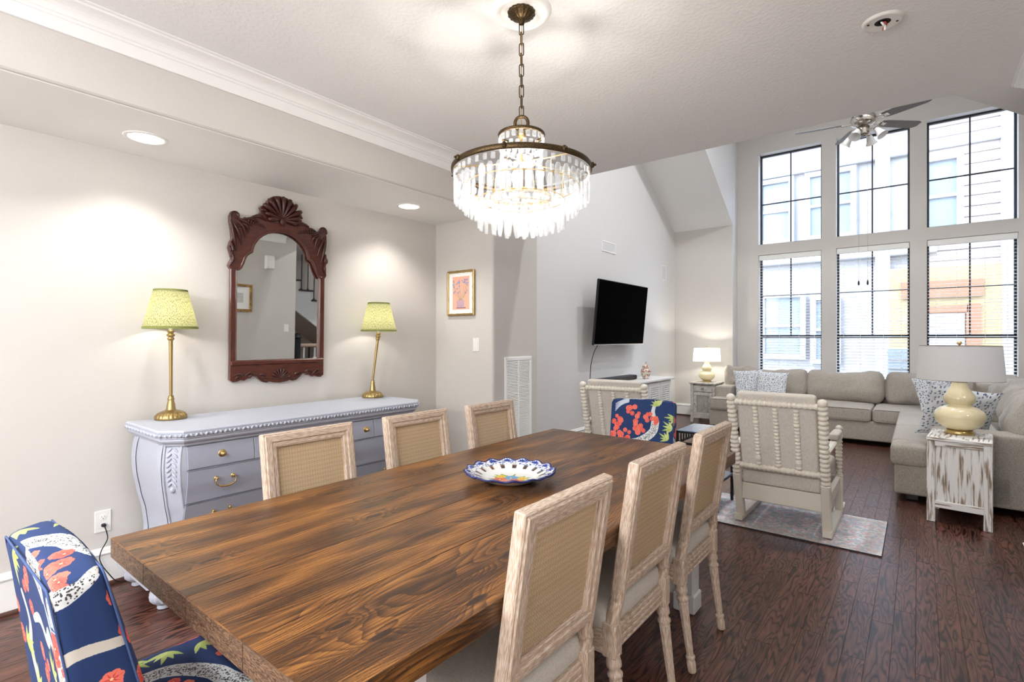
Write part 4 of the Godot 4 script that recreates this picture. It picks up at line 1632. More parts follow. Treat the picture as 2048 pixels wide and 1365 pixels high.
	for r in rows:
		for d in r[2]:
			var p := MB.new()
			curved_panel(p, d[0] + 0.002, d[1] - 0.002, r[0] + 0.0015, r[1] - 0.0015, 0.009)
			var dr := obj("drawer", p, M.drawer, t)
			var y: float = (r[0] + r[1]) / 2
			var f := bombe(y) + 0.009
			if r[3]:
				var kx := [(d[0] + d[1]) / 2.0] if d[1] - d[0] < 0.5 else [d[0] + 0.065, d[1] - 0.065]
				for x in kx:
					var kb := MB.new()
					kb.xf = Transform3D(Basis(Vector3(1, 0, 0), Vector3(0, 0, 1), Vector3(0, -1, 0)), Vector3(x, y, f - 0.001))
					kb.lathe([[0.021, 0.0], [0.021, 0.002], [0.017, 0.004], [0.015, 0.0035], [0.012, 0.006], [0.005, 0.007], [0.005, 0.014], [0.011, 0.018], [0.012, 0.023], [0.008, 0.028], [0.0, 0.029]], 20)
					obj("knob", kb, M.brass, dr)
			elif r[0] > 0.3:
				for x in [d[0] + 0.18, d[1] - 0.18]:
					bail(Vector3(x, y + 0.008, f), dr)
	var gap := MB.new()
	gap.grid(1, 14, func(u: float, v: float) -> Vector3:
		var y := lerpf(0.197, 0.806, v)
		return Vector3(lerpf(x0, -x0, u), y, bombe(y) + 0.0015), 1, 1, false, false, false)
	obj("drawer_gap", gap, M.drawer, t)
	# plinth and bun feet
	var pl := [Vector3(-hl - 0.035, 0, -0.28), Vector3(-hl - 0.035, 0, 0.185), Vector3(-hl + 0.045, 0, 0.262), Vector3(hl - 0.045, 0, 0.262), Vector3(hl + 0.035, 0, 0.185), Vector3(hl + 0.035, 0, -0.28)]
	var pm := MB.new()
	pm.sweep(PackedVector2Array([Vector2(-0.1, 0.245), Vector2(-0.085, 0.222), Vector2(-0.06, 0.206), Vector2(-0.036, 0.2), Vector2(-0.026, 0.19), Vector2(-0.006, 0.182), Vector2(0.0, 0.176), Vector2(0.0, 0.146), Vector2(0.008, 0.14), Vector2(0.008, 0.116), Vector2(-0.03, 0.112), Vector2(-0.27, 0.112)]), pl)
	obj("plinth", pm, M.blue_grey, t)
	obj("carved_edge", carved_run(pl, 0.161, -0.001, 0.0145, 0.028), M.blue_grey, t)
	for x in [-0.81, 0.81]:
		for z in [-0.21, 0.178]:
			var ft := MB.new()
			ft.xf.origin = Vector3(x, 0, z)
			ft.lathe([[0.0, 0.0], [0.026, 0.0], [0.03, 0.006], [0.026, 0.022]], 20)
			ft.lathe([[0.026, 0.022], [0.046, 0.032], [0.062, 0.052], [0.065, 0.075], [0.055, 0.098], [0.038, 0.114]], 60, 10, 0.13)
			obj("bun_foot", ft, M.blue_grey, t)

func carved_run(path: Array, y: float, out_by: float, r: float, step: float) -> MB:
	# a row of small carved leaves along a moulding
	var b := MB.new()
	for k in path.size() - 1:
		var a: Vector3 = path[k]
		var c: Vector3 = path[k + 1]
		var d := (c - a).normalized()
		var o := d.cross(Vector3.UP)
		var n := int(a.distance_to(c) / step)
		for j in n:
			var m := a.lerp(c, (j + 0.5) / n) - o * out_by
			b.xf = Transform3D(Basis(d, Vector3.UP, -o) * Basis(Vector3(0, 0, 1), 0.6 if j % 2 else -0.6), Vector3(m.x, y, m.z))
			b.ball(Vector3.ZERO, Vector3(step * 0.3, r, r * 0.8), 4, 7)
	return b

func bail(at: Vector3, dr: Node) -> void:
	var h := part("handle", dr)
	for s in [-1.0, 1.0]:
		var r := MB.new()
		r.xf = Transform3D(Basis(Vector3(1, 0, 0), Vector3(0, 0, 1), Vector3(0, -1, 0)), at + Vector3(s * 0.042, 0.018, -0.001))
		r.lathe([[0.015, 0.0], [0.015, 0.003], [0.011, 0.006], [0.006, 0.007], [0.006, 0.014], [0.008, 0.018], [0.006, 0.023], [0.0, 0.024]], 16)
		obj("rosette", r, M.brass, h)
	var pts := bent([at + Vector3(-0.042, 0.018, 0.018), at + Vector3(-0.05, 0.008, 0.022), at + Vector3(-0.046, -0.012, 0.024), at + Vector3(-0.024, -0.024, 0.025), at + Vector3(0, -0.027, 0.025), at + Vector3(0.024, -0.024, 0.025), at + Vector3(0.046, -0.012, 0.024), at + Vector3(0.05, 0.008, 0.022), at + Vector3(0.042, 0.018, 0.018)], 5)
	var rr := []
	for k in pts.size():
		var q := absf(k - pts.size() * 0.5) / pts.size()
		rr.append(0.0036 + (0.0012 * (0.5 + 0.5 * sin(k * 2.4)) + 0.0012 if q < 0.16 else 0.0))
	obj("bail", piped(pts, rr, 8), M.brass, h)

func buffet_lamps() -> void:
	for k in 2:
		var lean := Vector3(0.030, 0, -0.026) if k == 1 else Vector3(0.003, 0, 0.002)
		var at := Vector3(-3.348, SB_Y, -1.10) if k == 0 else Vector3(-3.338, SB_Y, -2.475)
		var t := thing("buffet_lamp", ["slim brass table lamp with green fabric shade at the sideboard's left end", "slim brass table lamp with green shade leaning at the sideboard's right end"][k], "lamp", at, 0, "pair of buffet lamps")
		var f := MB.new()
		f.lathe([[0.0, 0.0], [0.078, 0.0], [0.08, 0.006], [0.08, 0.012]], 40)
		f.lathe([[0.08, 0.012], [0.078, 0.022], [0.068, 0.034], [0.058, 0.04]], 96, 24, 0.05)
		f.lathe([[0.058, 0.04], [0.045, 0.046], [0.028, 0.05], [0.024, 0.056], [0.02, 0.085], [0.015, 0.106], [0.017, 0.11], [0.017, 0.118], [0.012, 0.122], [0.015, 0.127], [0.012, 0.133], [0.0, 0.134]], 28)
		obj("foot", f, M.old_brass, t)
		var a := Vector3(0, 0.13, 0)
		var top := Vector3(0, 0.455, 0) + lean
		var up := (top - a).normalized()
		var sd := up.cross(Vector3(0, 0, 1)).normalized()
		var b := Basis(sd, up, sd.cross(up))
		var s := MB.new()
		s.xf = Transform3D(b, a)
		s.lathe([[0.0085, 0.0], [0.009, 0.14], [0.0105, 0.315], [0.014, 0.32], [0.018, 0.325], [0.018, 0.33], [0.012, 0.336], [0.02, 0.344], [0.021, 0.35], [0.013, 0.357], [0.013, 0.361], [0.018, 0.366], [0.018, 0.372], [0.011, 0.377], [0.0, 0.378]], 20)
		obj("stem", s, M.old_brass, t)
		var cd := MB.new()
		cd.xf = Transform3D(b, a)
		cd.lathe([[0.0115, 0.377], [0.0115, 0.43], [0.0, 0.43]], 16)
		obj("candle_sleeve", cd, M.candle, t)
		var off := lean * 1.2
		var sh := MB.new()
		sh.xf.origin = off
		sh.lathe([[0.136, 0.516], [0.083, 0.735]], 48)
		var so := obj("shade", sh, M.green_shade, t)
		var bd := MB.new()
		bd.xf.origin = off
		bd.lathe([[0.1375, 0.514], [0.1345, 0.527]], 48)
		bd.lathe([[0.0855, 0.724], [0.083, 0.737]], 48)
		obj("shade_band", bd, M.shade_band, so)
		var bl := MB.new()
		bl.xf.origin = off
		bl.ball(Vector3(0, 0.60, 0), Vector3(0.02, 0.035, 0.02), 8, 12)
		obj("lamp_bulb", bl, M.bulb, t)
		bulb_light(t, off + Vector3(0, 0.60, 0), BUFFET_E, 0.02)

func wall_mirror() -> void:
	# local x along the wall, y up, z out; the top hangs forward a little
	var t := thing("wall_mirror", "carved mahogany wall mirror with shell crest hanging above the sideboard", "mirror", Vector3(XL + 0.004, 1.05, -1.80))
	t.basis = Basis(Vector3.UP, PI / 2) * Basis(Vector3.RIGHT, deg_to_rad(1.1))
	var half := [Vector2(0.335, 0.745), Vector2(0.347, 0.765), Vector2(0.338, 0.79), Vector2(0.326, 0.81), Vector2(0.336, 0.845), Vector2(0.346, 0.88), Vector2(0.338, 0.915), Vector2(0.326, 0.94), Vector2(0.330, 0.99), Vector2(0.340, 1.045), Vector2(0.341, 1.085), Vector2(0.330, 1.112), Vector2(0.312, 1.118), Vector2(0.296, 1.106), Vector2(0.286, 1.085), Vector2(0.262, 1.078), Vector2(0.245, 1.092), Vector2(0.222, 1.084), Vector2(0.196, 1.11), Vector2(0.168, 1.125), Vector2(0.150, 1.13), Vector2(0.142, 1.155), Vector2(0.150, 1.172), Vector2(0.132, 1.19), Vector2(0.112, 1.192), Vector2(0.104, 1.2), Vector2(0.102, 1.225), Vector2(0.084, 1.25), Vector2(0.055, 1.268), Vector2(0.022, 1.276)]
	var arch := [Vector2(0.300, 0.745)]
	for q in [Vector2(0.286, 0.748), Vector2(0.272, 0.76), Vector2(0.258, 0.79), Vector2(0.247, 0.822), Vector2(0.235, 0.846), Vector2(0.216, 0.862), Vector2(0.204, 0.868)]:
		arch.append(q)
	for k in range(1, 9):
		var a := deg_to_rad(12 + k * 78.0 / 8.0)
		arch.append(Vector2(cos(a) * 0.207, 0.845 + sin(a) * 0.19))
	var ol := PackedVector2Array()
	for p in half:
		ol.append(p)
	for k in range(half.size() - 1, -1, -1):
		ol.append(Vector2(-half[k].x, half[k].y))
	for p in arch:
		ol.append(Vector2(-p.x, p.y))
	for k in range(arch.size() - 2, -1, -1):
		ol.append(arch[k])
	var cr := MB.new()
	cr.prism(ol, 0.004, 0.034, 0.005)
	var crest := obj("crest", cr, M.mahogany, t)
	var ap := []
	for k in range(arch.size() - 1):
		ap.append(Vector3(-arch[k].x, arch[k].y, 0.034))
	for k in range(arch.size() - 1, -1, -1):
		ap.append(Vector3(arch[k].x, arch[k].y, 0.034))
	obj("arch_moulding", piped(ap, 0.010, 8), M.mahogany, crest)
	# shell
	var sh := MB.new()
	for k in 11:
		var a := deg_to_rad(-8 + k * 19.6)
		var d := Vector3(cos(a), sin(a), 0)
		var base := Vector3(0, 1.115, 0.04)
		var l := 0.158 if k > 1 and k < 9 else (0.125 if k in [1, 9] else 0.1)
		if d.y < 0.1:
			l = 0.105
		sh.tube([base + d * 0.012, base + d * l * 0.45 + Vector3(0, 0, 0.012), base + d * l * 0.8 + Vector3(0, 0, 0.014), base + d * l * 0.95 + Vector3(0, 0, 0.006), base + d * l], [0.005, 0.011, 0.018, 0.015, 0.004], 8)
	sh.ball(Vector3(0, 1.1, 0.045), Vector3(0.022, 0.03, 0.014), 8, 10)
	obj("shell", sh, M.mahogany_dark, crest)
	for s in [-1.0, 1.0]:
		var lv := MB.new()
		# scroll of the ear
		var sp := []
		var rr := []
		for k in 22:
			var a := -0.6 + k * 0.36
			var r := 0.034 * (1.0 - k / 25.0)
			sp.append(Vector3(s * (0.306 + cos(a) * r), 1.088 + sin(a) * r * 0.95, 0.036))
			rr.append(0.0075 * (1.0 - k / 34.0))
		lv.tube(sp, rr, 6)
		# acanthus running down the shoulder and along to the shell
		for q in [[0.335, 1.06, 0.318, 0.95, 0.30, 0.86], [0.325, 1.05, 0.29, 0.98, 0.268, 0.9], [0.30, 1.06, 0.26, 1.02, 0.248, 0.95], [0.29, 1.075, 0.24, 1.055, 0.2, 1.04], [0.25, 1.078, 0.2, 1.085, 0.16, 1.07], [0.2, 1.1, 0.15, 1.11, 0.11, 1.085], [0.15, 1.15, 0.12, 1.16, 0.09, 1.12], [0.335, 0.92, 0.325, 0.87, 0.335, 0.82], [0.33, 0.85, 0.322, 0.81, 0.338, 0.765], [0.345, 0.89, 0.335, 0.86, 0.32, 0.85], [0.27, 1.05, 0.235, 1.03, 0.225, 0.99]]:
			lv.tube(bent([Vector3(s * q[0], q[1], 0.034), Vector3(s * q[2], q[3], 0.042), Vector3(s * q[4], q[5], 0.034)], 4), [0.004, 0.007, 0.0095, 0.0105, 0.011, 0.0095, 0.007, 0.0045, 0.002], 6)
		for k in 13:
			var p := Vector3(s * (0.325 - k * 0.0165), 1.03 - absf(k - 4.0) * 0.004 + (0.05 if k > 5 else 0.0), 0.038)
			lv.xf = Transform3D(Basis(Vector3(0, 0, 1), s * (0.6 + k * 0.4)), p)
			lv.ball(Vector3.ZERO, Vector3(0.007, 0.02, 0.008), 5, 7)
		lv.xf = Transform3D()
		obj("acanthus_carving", lv, M.mahogany_dark, crest)
	# stiles, sill, glass
	for s in [-1.0, 1.0]:
		var st := obj("stile", bx(Vector3(s * 0.312, 0.44, 0.017), Vector3(0.044, 0.64, 0.026), 0.006), M.mahogany, t)
		obj("bead", bx(Vector3(s * 0.296, 0.44, 0.024), Vector3(0.010, 0.62, 0.018), 0.004), M.mahogany, st)
	obj("sill", bx(Vector3(0, 0.138, 0.02), Vector3(0.66, 0.034, 0.036), 0.008), M.mahogany, t)
	var apn := PackedVector2Array([Vector2(-0.332, 0.13), Vector2(0.332, 0.13)])
	var low := [Vector2(0.332, 0.03), Vector2(0.31, 0.016), Vector2(0.285, 0.018), Vector2(0.262, 0.026), Vector2(0.238, 0.022), Vector2(0.218, 0.034), Vector2(0.198, 0.036), Vector2(0.188, 0.05), Vector2(0.165, 0.046), Vector2(0.145, 0.024), Vector2(0.12, 0.006), Vector2(0.095, 0.0), Vector2(0.07, 0.006), Vector2(0.05, 0.0), Vector2(0.0, -0.006)]
	for p in low:
		apn.append(p)
	for k in range(low.size() - 2, -1, -1):
		apn.append(Vector2(-low[k].x, low[k].y))
	var am := MB.new()
	am.prism(apn, 0.004, 0.03, 0.004)
	var apron := obj("apron", am, M.mahogany, t)
	var ac := MB.new()
	for k in 9:
		var a := deg_to_rad(10 + k * 20)
		var d := Vector3(cos(a), sin(a), 0)
		var base := Vector3(0, 0.022, 0.032)
		ac.tube([base + d * 0.006, base + d * 0.04 + Vector3(0, 0, 0.006), base + d * 0.062 + Vector3(0, 0, 0.005), base + d * 0.07], [0.003, 0.007, 0.0085, 0.003], 7)
	for s in [-1.0, 1.0]:
		for q in [[0.08, 0.02, 0.12, 0.03, 0.17, 0.065], [0.18, 0.06, 0.21, 0.075, 0.24, 0.05], [0.24, 0.04, 0.27, 0.07, 0.31, 0.06], [0.3, 0.035, 0.285, 0.05, 0.26, 0.04], [0.1, 0.045, 0.13, 0.06, 0.15, 0.05], [0.22, 0.045, 0.2, 0.055, 0.19, 0.08]]:
			ac.tube(bent([Vector3(s * q[0], q[1], 0.03), Vector3(s * q[2], q[3], 0.036), Vector3(s * q[4], q[5], 0.03)], 4), [0.003, 0.006, 0.008, 0.009, 0.0085, 0.007, 0.005, 0.003, 0.0015], 6)
	obj("apron_carving", ac, M.mahogany_dark, apron)
	var gl := PackedVector2Array([Vector2(-0.297, 0.152), Vector2(0.297, 0.152)])
	for p in arch:
		gl.append(p + Vector2(-0.002 if p.y < 0.8 else 0.004, 0.004))
	for k in range(arch.size() - 2, -1, -1):
		gl.append(Vector2(-arch[k].x - 0.004 * (1 if arch[k].y >= 0.8 else -0.5), arch[k].y + 0.004))
	var gm := MB.new()
	gm.prism(gl, 0.006, 0.0125, 0.004)
	obj("glass", gm, M.mirror, t)

func small_wall_things() -> void:
	# outlet with a plug
	var o := thing("wall_outlet", "ivory double wall outlet with a black plug, left wall by the sideboard", "outlet", Vector3(XL, 0.352, -0.822), 90)
	obj("cover", bx(Vector3(0, 0, 0.003), Vector3(0.074, 0.118, 0.006), 0.003), M.plate_white, o)
	for y in [0.022, -0.022]:
		var s := MB.new()
		s.xf = Transform3D(Basis(Vector3(1, 0, 0), Vector3(0, 0, 1), Vector3(0, -1, 0)), Vector3(0, y, 0.006))
		s.lathe([[0.017, -0.001], [0.017, 0.0012], [0.0, 0.0014]], 24)
		var so := obj("socket", s, M.trim, o)
		for q in [[-0.006, 0.003, 0.0016, 0.008], [0.006, 0.003, 0.0016, 0.007], [0.0, -0.007, 0.004, 0.004]]:
			obj("slot", bx(Vector3(q[0], y + q[1], 0.0074), Vector3(q[2], q[3], 0.0006)), M.dark_gap, so)
	var pc := thing("power_cord", "thin black lamp cord with plug running from outlet behind the sideboard", "cord", Vector3(XL, 0.33, -0.822), 90)
	obj("plug", bx(Vector3(0, 0.002, 0.017), Vector3(0.02, 0.017, 0.022), 0.004), M.cord, pc)
	obj("cable", piped(bent([Vector3(0.0, 0.0, 0.028), Vector3(0.008, -0.03, 0.036), Vector3(0.012, -0.075, 0.034), Vector3(-0.014, -0.13, 0.032), Vector3(-0.02, -0.18, 0.034), Vector3(0.01, -0.25, 0.045), Vector3(0.06, -0.318, 0.05), Vector3(0.14, -0.322, 0.06)], 6), 0.0028, 7), M.cord, pc)
	# picture
	var p := thing("framed_print", "small floral print on salmon ground in gold bamboo frame, beside the corner", "picture", Vector3(-3.167, 1.552, -3.296))
	var w := 0.155
	var h := 0.392
	for q in [[Vector3(-w, 0, 0), Vector3(-w, h, 0)], [Vector3(w, 0, 0), Vector3(w, h, 0)], [Vector3(-w, 0.006, 0), Vector3(w, 0.006, 0)], [Vector3(-w, h - 0.006, 0), Vector3(w, h - 0.006, 0)]]:
		var pts := []
		var rr := []
		for k in 25:
			pts.append((q[0] as Vector3).lerp(q[1], k / 24.0) + Vector3(0, 0, 0.016))
			rr.append(0.0105 + (0.0028 if k % 6 == 3 else 0.0))
		obj("bamboo_bar", piped(pts, rr, 8), M.old_brass, p)
	obj("backing", bx(Vector3(0, h / 2, 0.006), Vector3(2 * w, h, 0.012)), M.old_brass, p)
	var sh := MB.new()
	sh.quad(Vector3(-w, 0, 0.0135), Vector3(w, 0, 0.0135), Vector3(w, h, 0.0135), Vector3(-w, h, 0.0135), Vector3(0, 0, 1), Vector2(0, 1), Vector2(1, 1), Vector2(1, 0), Vector2(0, 0))
	obj("print", sh, M.poster, p)
	var sw := thing("light_switch", "white rocker light switch under the gold framed print", "switch", Vector3(-2.995, 1.294, -3.296))
	switch_parts(sw)
	# air return
	var v := thing("air_vent", "tall white louvred air return grille on the wall pier", "vent", Vector3(-2.807, 0.28, -3.64), 90)
	var fr := MB.new()
	frame_of(fr, -0.197, 0.197, 0.0, 0.905, 0.006, 0.034, 0.012)
	fr.box(Vector3(0, 0.45, 0.006), Vector3(0.016, 0.84, 0.011), 0.002)
	obj("vent_frame", fr, M.trim, v)
	obj("duct", bx(Vector3(0, 0.45, 0.0008), Vector3(0.33, 0.84, 0.001)), M.trim, v)
	for s in [-1.0, 1.0]:
		var lv := MB.new()
		for k in 62:
			lv.xf = Transform3D(Basis(Vector3.RIGHT, deg_to_rad(38)), Vector3(s * 0.0855, 0.04 + k * 0.01345, 0.0068))
			lv.box(Vector3.ZERO, Vector3(0.156, 0.0012, 0.0115))
		var lo := obj("louvre_bank", lv, M.trim, v)
		lo.set_meta("kind", "stuff")
	# on the right-hand wall, seen in the mirror
	var r := thing("framed_sketch", "ink sketch on white mount in burl wood frame, reflected in the mirror", "picture", Vector3(XR, 1.57, -3.27), -90)
	var bf := MB.new()
	frame_of(bf, -0.17, 0.17, 0.0, 0.385, 0.012, 0.038, 0.022)
	obj("wood_frame", bf, M.burl, r)
	var sk := MB.new()
	sk.quad(Vector3(-0.14, 0.03, 0.01), Vector3(0.14, 0.03, 0.01), Vector3(0.14, 0.355, 0.01), Vector3(-0.14, 0.355, 0.01), Vector3(0, 0, 1), Vector2(0, 1), Vector2(1, 1), Vector2(1, 0), Vector2(0, 0))
	obj("drawing", sk, M.sketch, r)
	var ch := thing("alarm_siren", "white rounded alarm chime box high on the right wall, reflected in the mirror", "siren", Vector3(XR, 2.30, -3.68), -90)  # small alarm siren box
	var cb := MB.new()
	cb.soft(Vector3(0, 0, 0.025), Vector3(0.135, 0.20, 0.05), 0.02, 4)
	obj("cover", cb, M.plate_white, ch)
	obj("base", bx(Vector3(0, 0, 0.003), Vector3(0.128, 0.19, 0.006)), M.trim, ch)
	var s2 := thing("light_switch", "white light switch on the right wall, reflected low in the mirror", "switch", Vector3(XR, 1.35, -3.96), -90)
	switch_parts(s2)

func switch_parts(sw: Node3D) -> void:
	obj("cover", bx(Vector3(0, 0, 0.003), Vector3(0.072, 0.116, 0.006), 0.003), M.plate_white, sw)
	var rk := MB.new()
	rk.xf = Transform3D(Basis(Vector3.RIGHT, 0.06), Vector3(0, 0, 0.0068))
	rk.box(Vector3.ZERO, Vector3(0.033, 0.066, 0.004), 0.001)
	obj("rocker", rk, M.trim, sw)
	for y in [-0.048, 0.048]:
		obj("screw", bx(Vector3(0, y, 0.0062), Vector3(0.004, 0.004, 0.001)), M.nickel, sw)

# ---------------------------------------------------------------- living room
func living() -> void:
	television()
	media_cabinet()
	rug_and_rockers()
	bamboo_table()
	sectional()
	pillows()
	end_tables()

func television() -> void:
	var t := thing("television", "black flat television tilted on a wall bracket over the white media cabinet", "television", Vector3(-3.16, 1.678, -6.447))
	t.basis = Basis(Vector3.UP, PI / 2) * Basis(Vector3.RIGHT, deg_to_rad(5.5))
	obj("cabinet_shell", bx(Vector3(0, 0, -0.02), Vector3(1.47, 0.84, 0.035), 0.008), M.black, t)
	obj("screen", bx(Vector3(0, 0.004, -0.0015), Vector3(1.45, 0.815, 0.003)), M.screen, t)
	obj("bottom_bezel", bx(Vector3(0, -0.414, 0.0), Vector3(1.46, 0.008, 0.006)), M.nickel, t)
	obj("wall_bracket", bx(Vector3(0.2, -0.02, -0.11), Vector3(0.3, 0.24, 0.15), 0.01), M.black_metal, t)
	var c := thing("television_cable", "thin dark cable looping from the television down to the cabinet", "cable", Vector3(-3.3, 0.77, -5.88))
	obj("cable", piped(bent([Vector3(0.06, 0.49, 0), Vector3(0.03, 0.40, 0.04), Vector3(0.0, 0.26, 0.06), Vector3(-0.03, 0.12, 0.03), Vector3(-0.05, 0.03, 0.0), Vector3(-0.05, -0.004, -0.04)], 6), 0.005, 7), M.cord, c)
	for q in [[Vector3(XT, 2.62, -6.49), Vector2(0.41, 0.15), "white rectangular speaker grille in the wall above the television"], [Vector3(XT, 2.455, -8.46), Vector2(0.2, 0.26), "narrow white speaker grille in the wall near the far corner"]]:
		var s := thing("wall_speaker", q[2], "speaker", q[0], 90)
		var sz: Vector2 = q[1]
		var f := MB.new()
		frame_of(f, -sz.x / 2, sz.x / 2, -sz.y / 2, sz.y / 2, 0.004, 0.016, 0.008)
		obj("bezel", f, M.trim, s)
		obj("grille", bx(Vector3(0, 0, 0.003), Vector3(sz.x - 0.03, sz.y - 0.03, 0.003)), M.grille, s)

func media_cabinet() -> void:
	var t := thing("media_cabinet", "white media cabinet with louvred lattice doors below the television", "cabinet", Vector3(-3.16, 0, -6.83), 90)
	var hl := 0.87
	obj("top", bx(Vector3(0, 0.745, 0), Vector3(2 * hl + 0.03, 0.03, 0.46), 0.005), M.white_paint, t)
	obj("body", bx(Vector3(0, 0.42, -0.02), Vector3(2 * hl, 0.62, 0.40), 0.004), M.white_paint, t)
	for x in [-hl + 0.03, hl - 0.03]:
		for z in [-0.19, 0.17]:
			obj("leg", bx(Vector3(x, 0.055, z), Vector3(0.05, 0.11, 0.05), 0.004), M.white_paint, t)
	for k in 4:
		var x := -hl + 0.04 + (k + 0.5) * (2 * hl - 0.08) / 4
		var w := (2 * hl - 0.08) / 4 - 0.012
		var d := MB.new()
		frame_of(d, x - w / 2, x + w / 2, 0.13, 0.71, 0.19, 0.07, 0.022)
		var dr := obj("door", d, M.white_paint, t)
		obj("panel", bx(Vector3(x, 0.42, 0.182), Vector3(w - 0.12, 0.46, 0.004)), M.white_paint, dr)
		var lv := MB.new()
		for j in 14:
			lv.box(Vector3(x, 0.215 + j * 0.0315, 0.192), Vector3(w - 0.13, 0.019, 0.012), 0.003)
		for j in 3:
			lv.box(Vector3(x - w / 2 + 0.12 + j * (w - 0.24) / 2, 0.42, 0.195), Vector3(0.016, 0.44, 0.008), 0.002)
		obj("lattice", lv, M.white_paint, dr)
		obj("knob", lathed([[0.0, -0.01], [0.01, -0.008], [0.012, 0.0], [0.01, 0.008], [0.0, 0.01]], 12, Vector3(x + (w / 2 - 0.03) * (1 if k % 2 == 0 else -1), 0.42, 0.21)), M.nickel, dr)
	var sb := thing("soundbar", "long dark soundbar lying on the white media cabinet", "soundbar", Vector3(-3.24, 0.761, -6.36), 90)
	obj("body", bx(Vector3(0, 0.034, 0), Vector3(1.15, 0.062, 0.12), 0.012), M.soundbar, sb)
	obj("front_grille", bx(Vector3(0, 0.034, 0.061), Vector3(1.12, 0.05, 0.003)), M.black, sb)
	for s in [-0.5, 0.5]:
		obj("foot", bx(Vector3(s, 0.0025, 0), Vector3(0.05, 0.005, 0.06)), M.black, sb)
	var j := thing("ginger_jar", "lidded porcelain jar with russet pattern on the white media cabinet", "jar", Vector3(-3.10, 0.761, -7.05))
	obj("body", lathed([[0.0, 0.0], [0.042, 0.0], [0.045, 0.006], [0.043, 0.02], [0.058, 0.05], [0.07, 0.09], [0.072, 0.115], [0.063, 0.14], [0.045, 0.155], [0.042, 0.165], [0.046, 0.17]], 32), M.imari, j)
	obj("lid", lathed([[0.05, 0.168], [0.05, 0.176], [0.042, 0.19], [0.026, 0.205], [0.012, 0.212], [0.009, 0.22], [0.014, 0.23], [0.012, 0.242], [0.0, 0.25]], 28), M.imari, j)

func bobbin_run(b: MB, a: Vector3, c: Vector3, r: float, n: int) -> void:
	# turned wood: a row of flattened balls from a to c
	var up := (c - a).normalized()
	var sd := up.cross(Vector3(0, 0.37, 0.93)).normalized()
	var keep := b.xf
	b.xf = keep * Transform3D(Basis(sd, up, sd.cross(up)), a)
	var l := a.distance_to(c)
	var prof := []
	var per := 6
	for k in n:
		for j in per:
			var t := (j + 0.5) / per
			prof.append([r * (0.55 + 0.45 * pow(sin(PI * t), 0.55)), l * (k + t) / n])
	prof.push_front([0.0, 0.0])
	prof.append([0.0, l])
	b.lathe(prof, 14)
	b.xf = keep

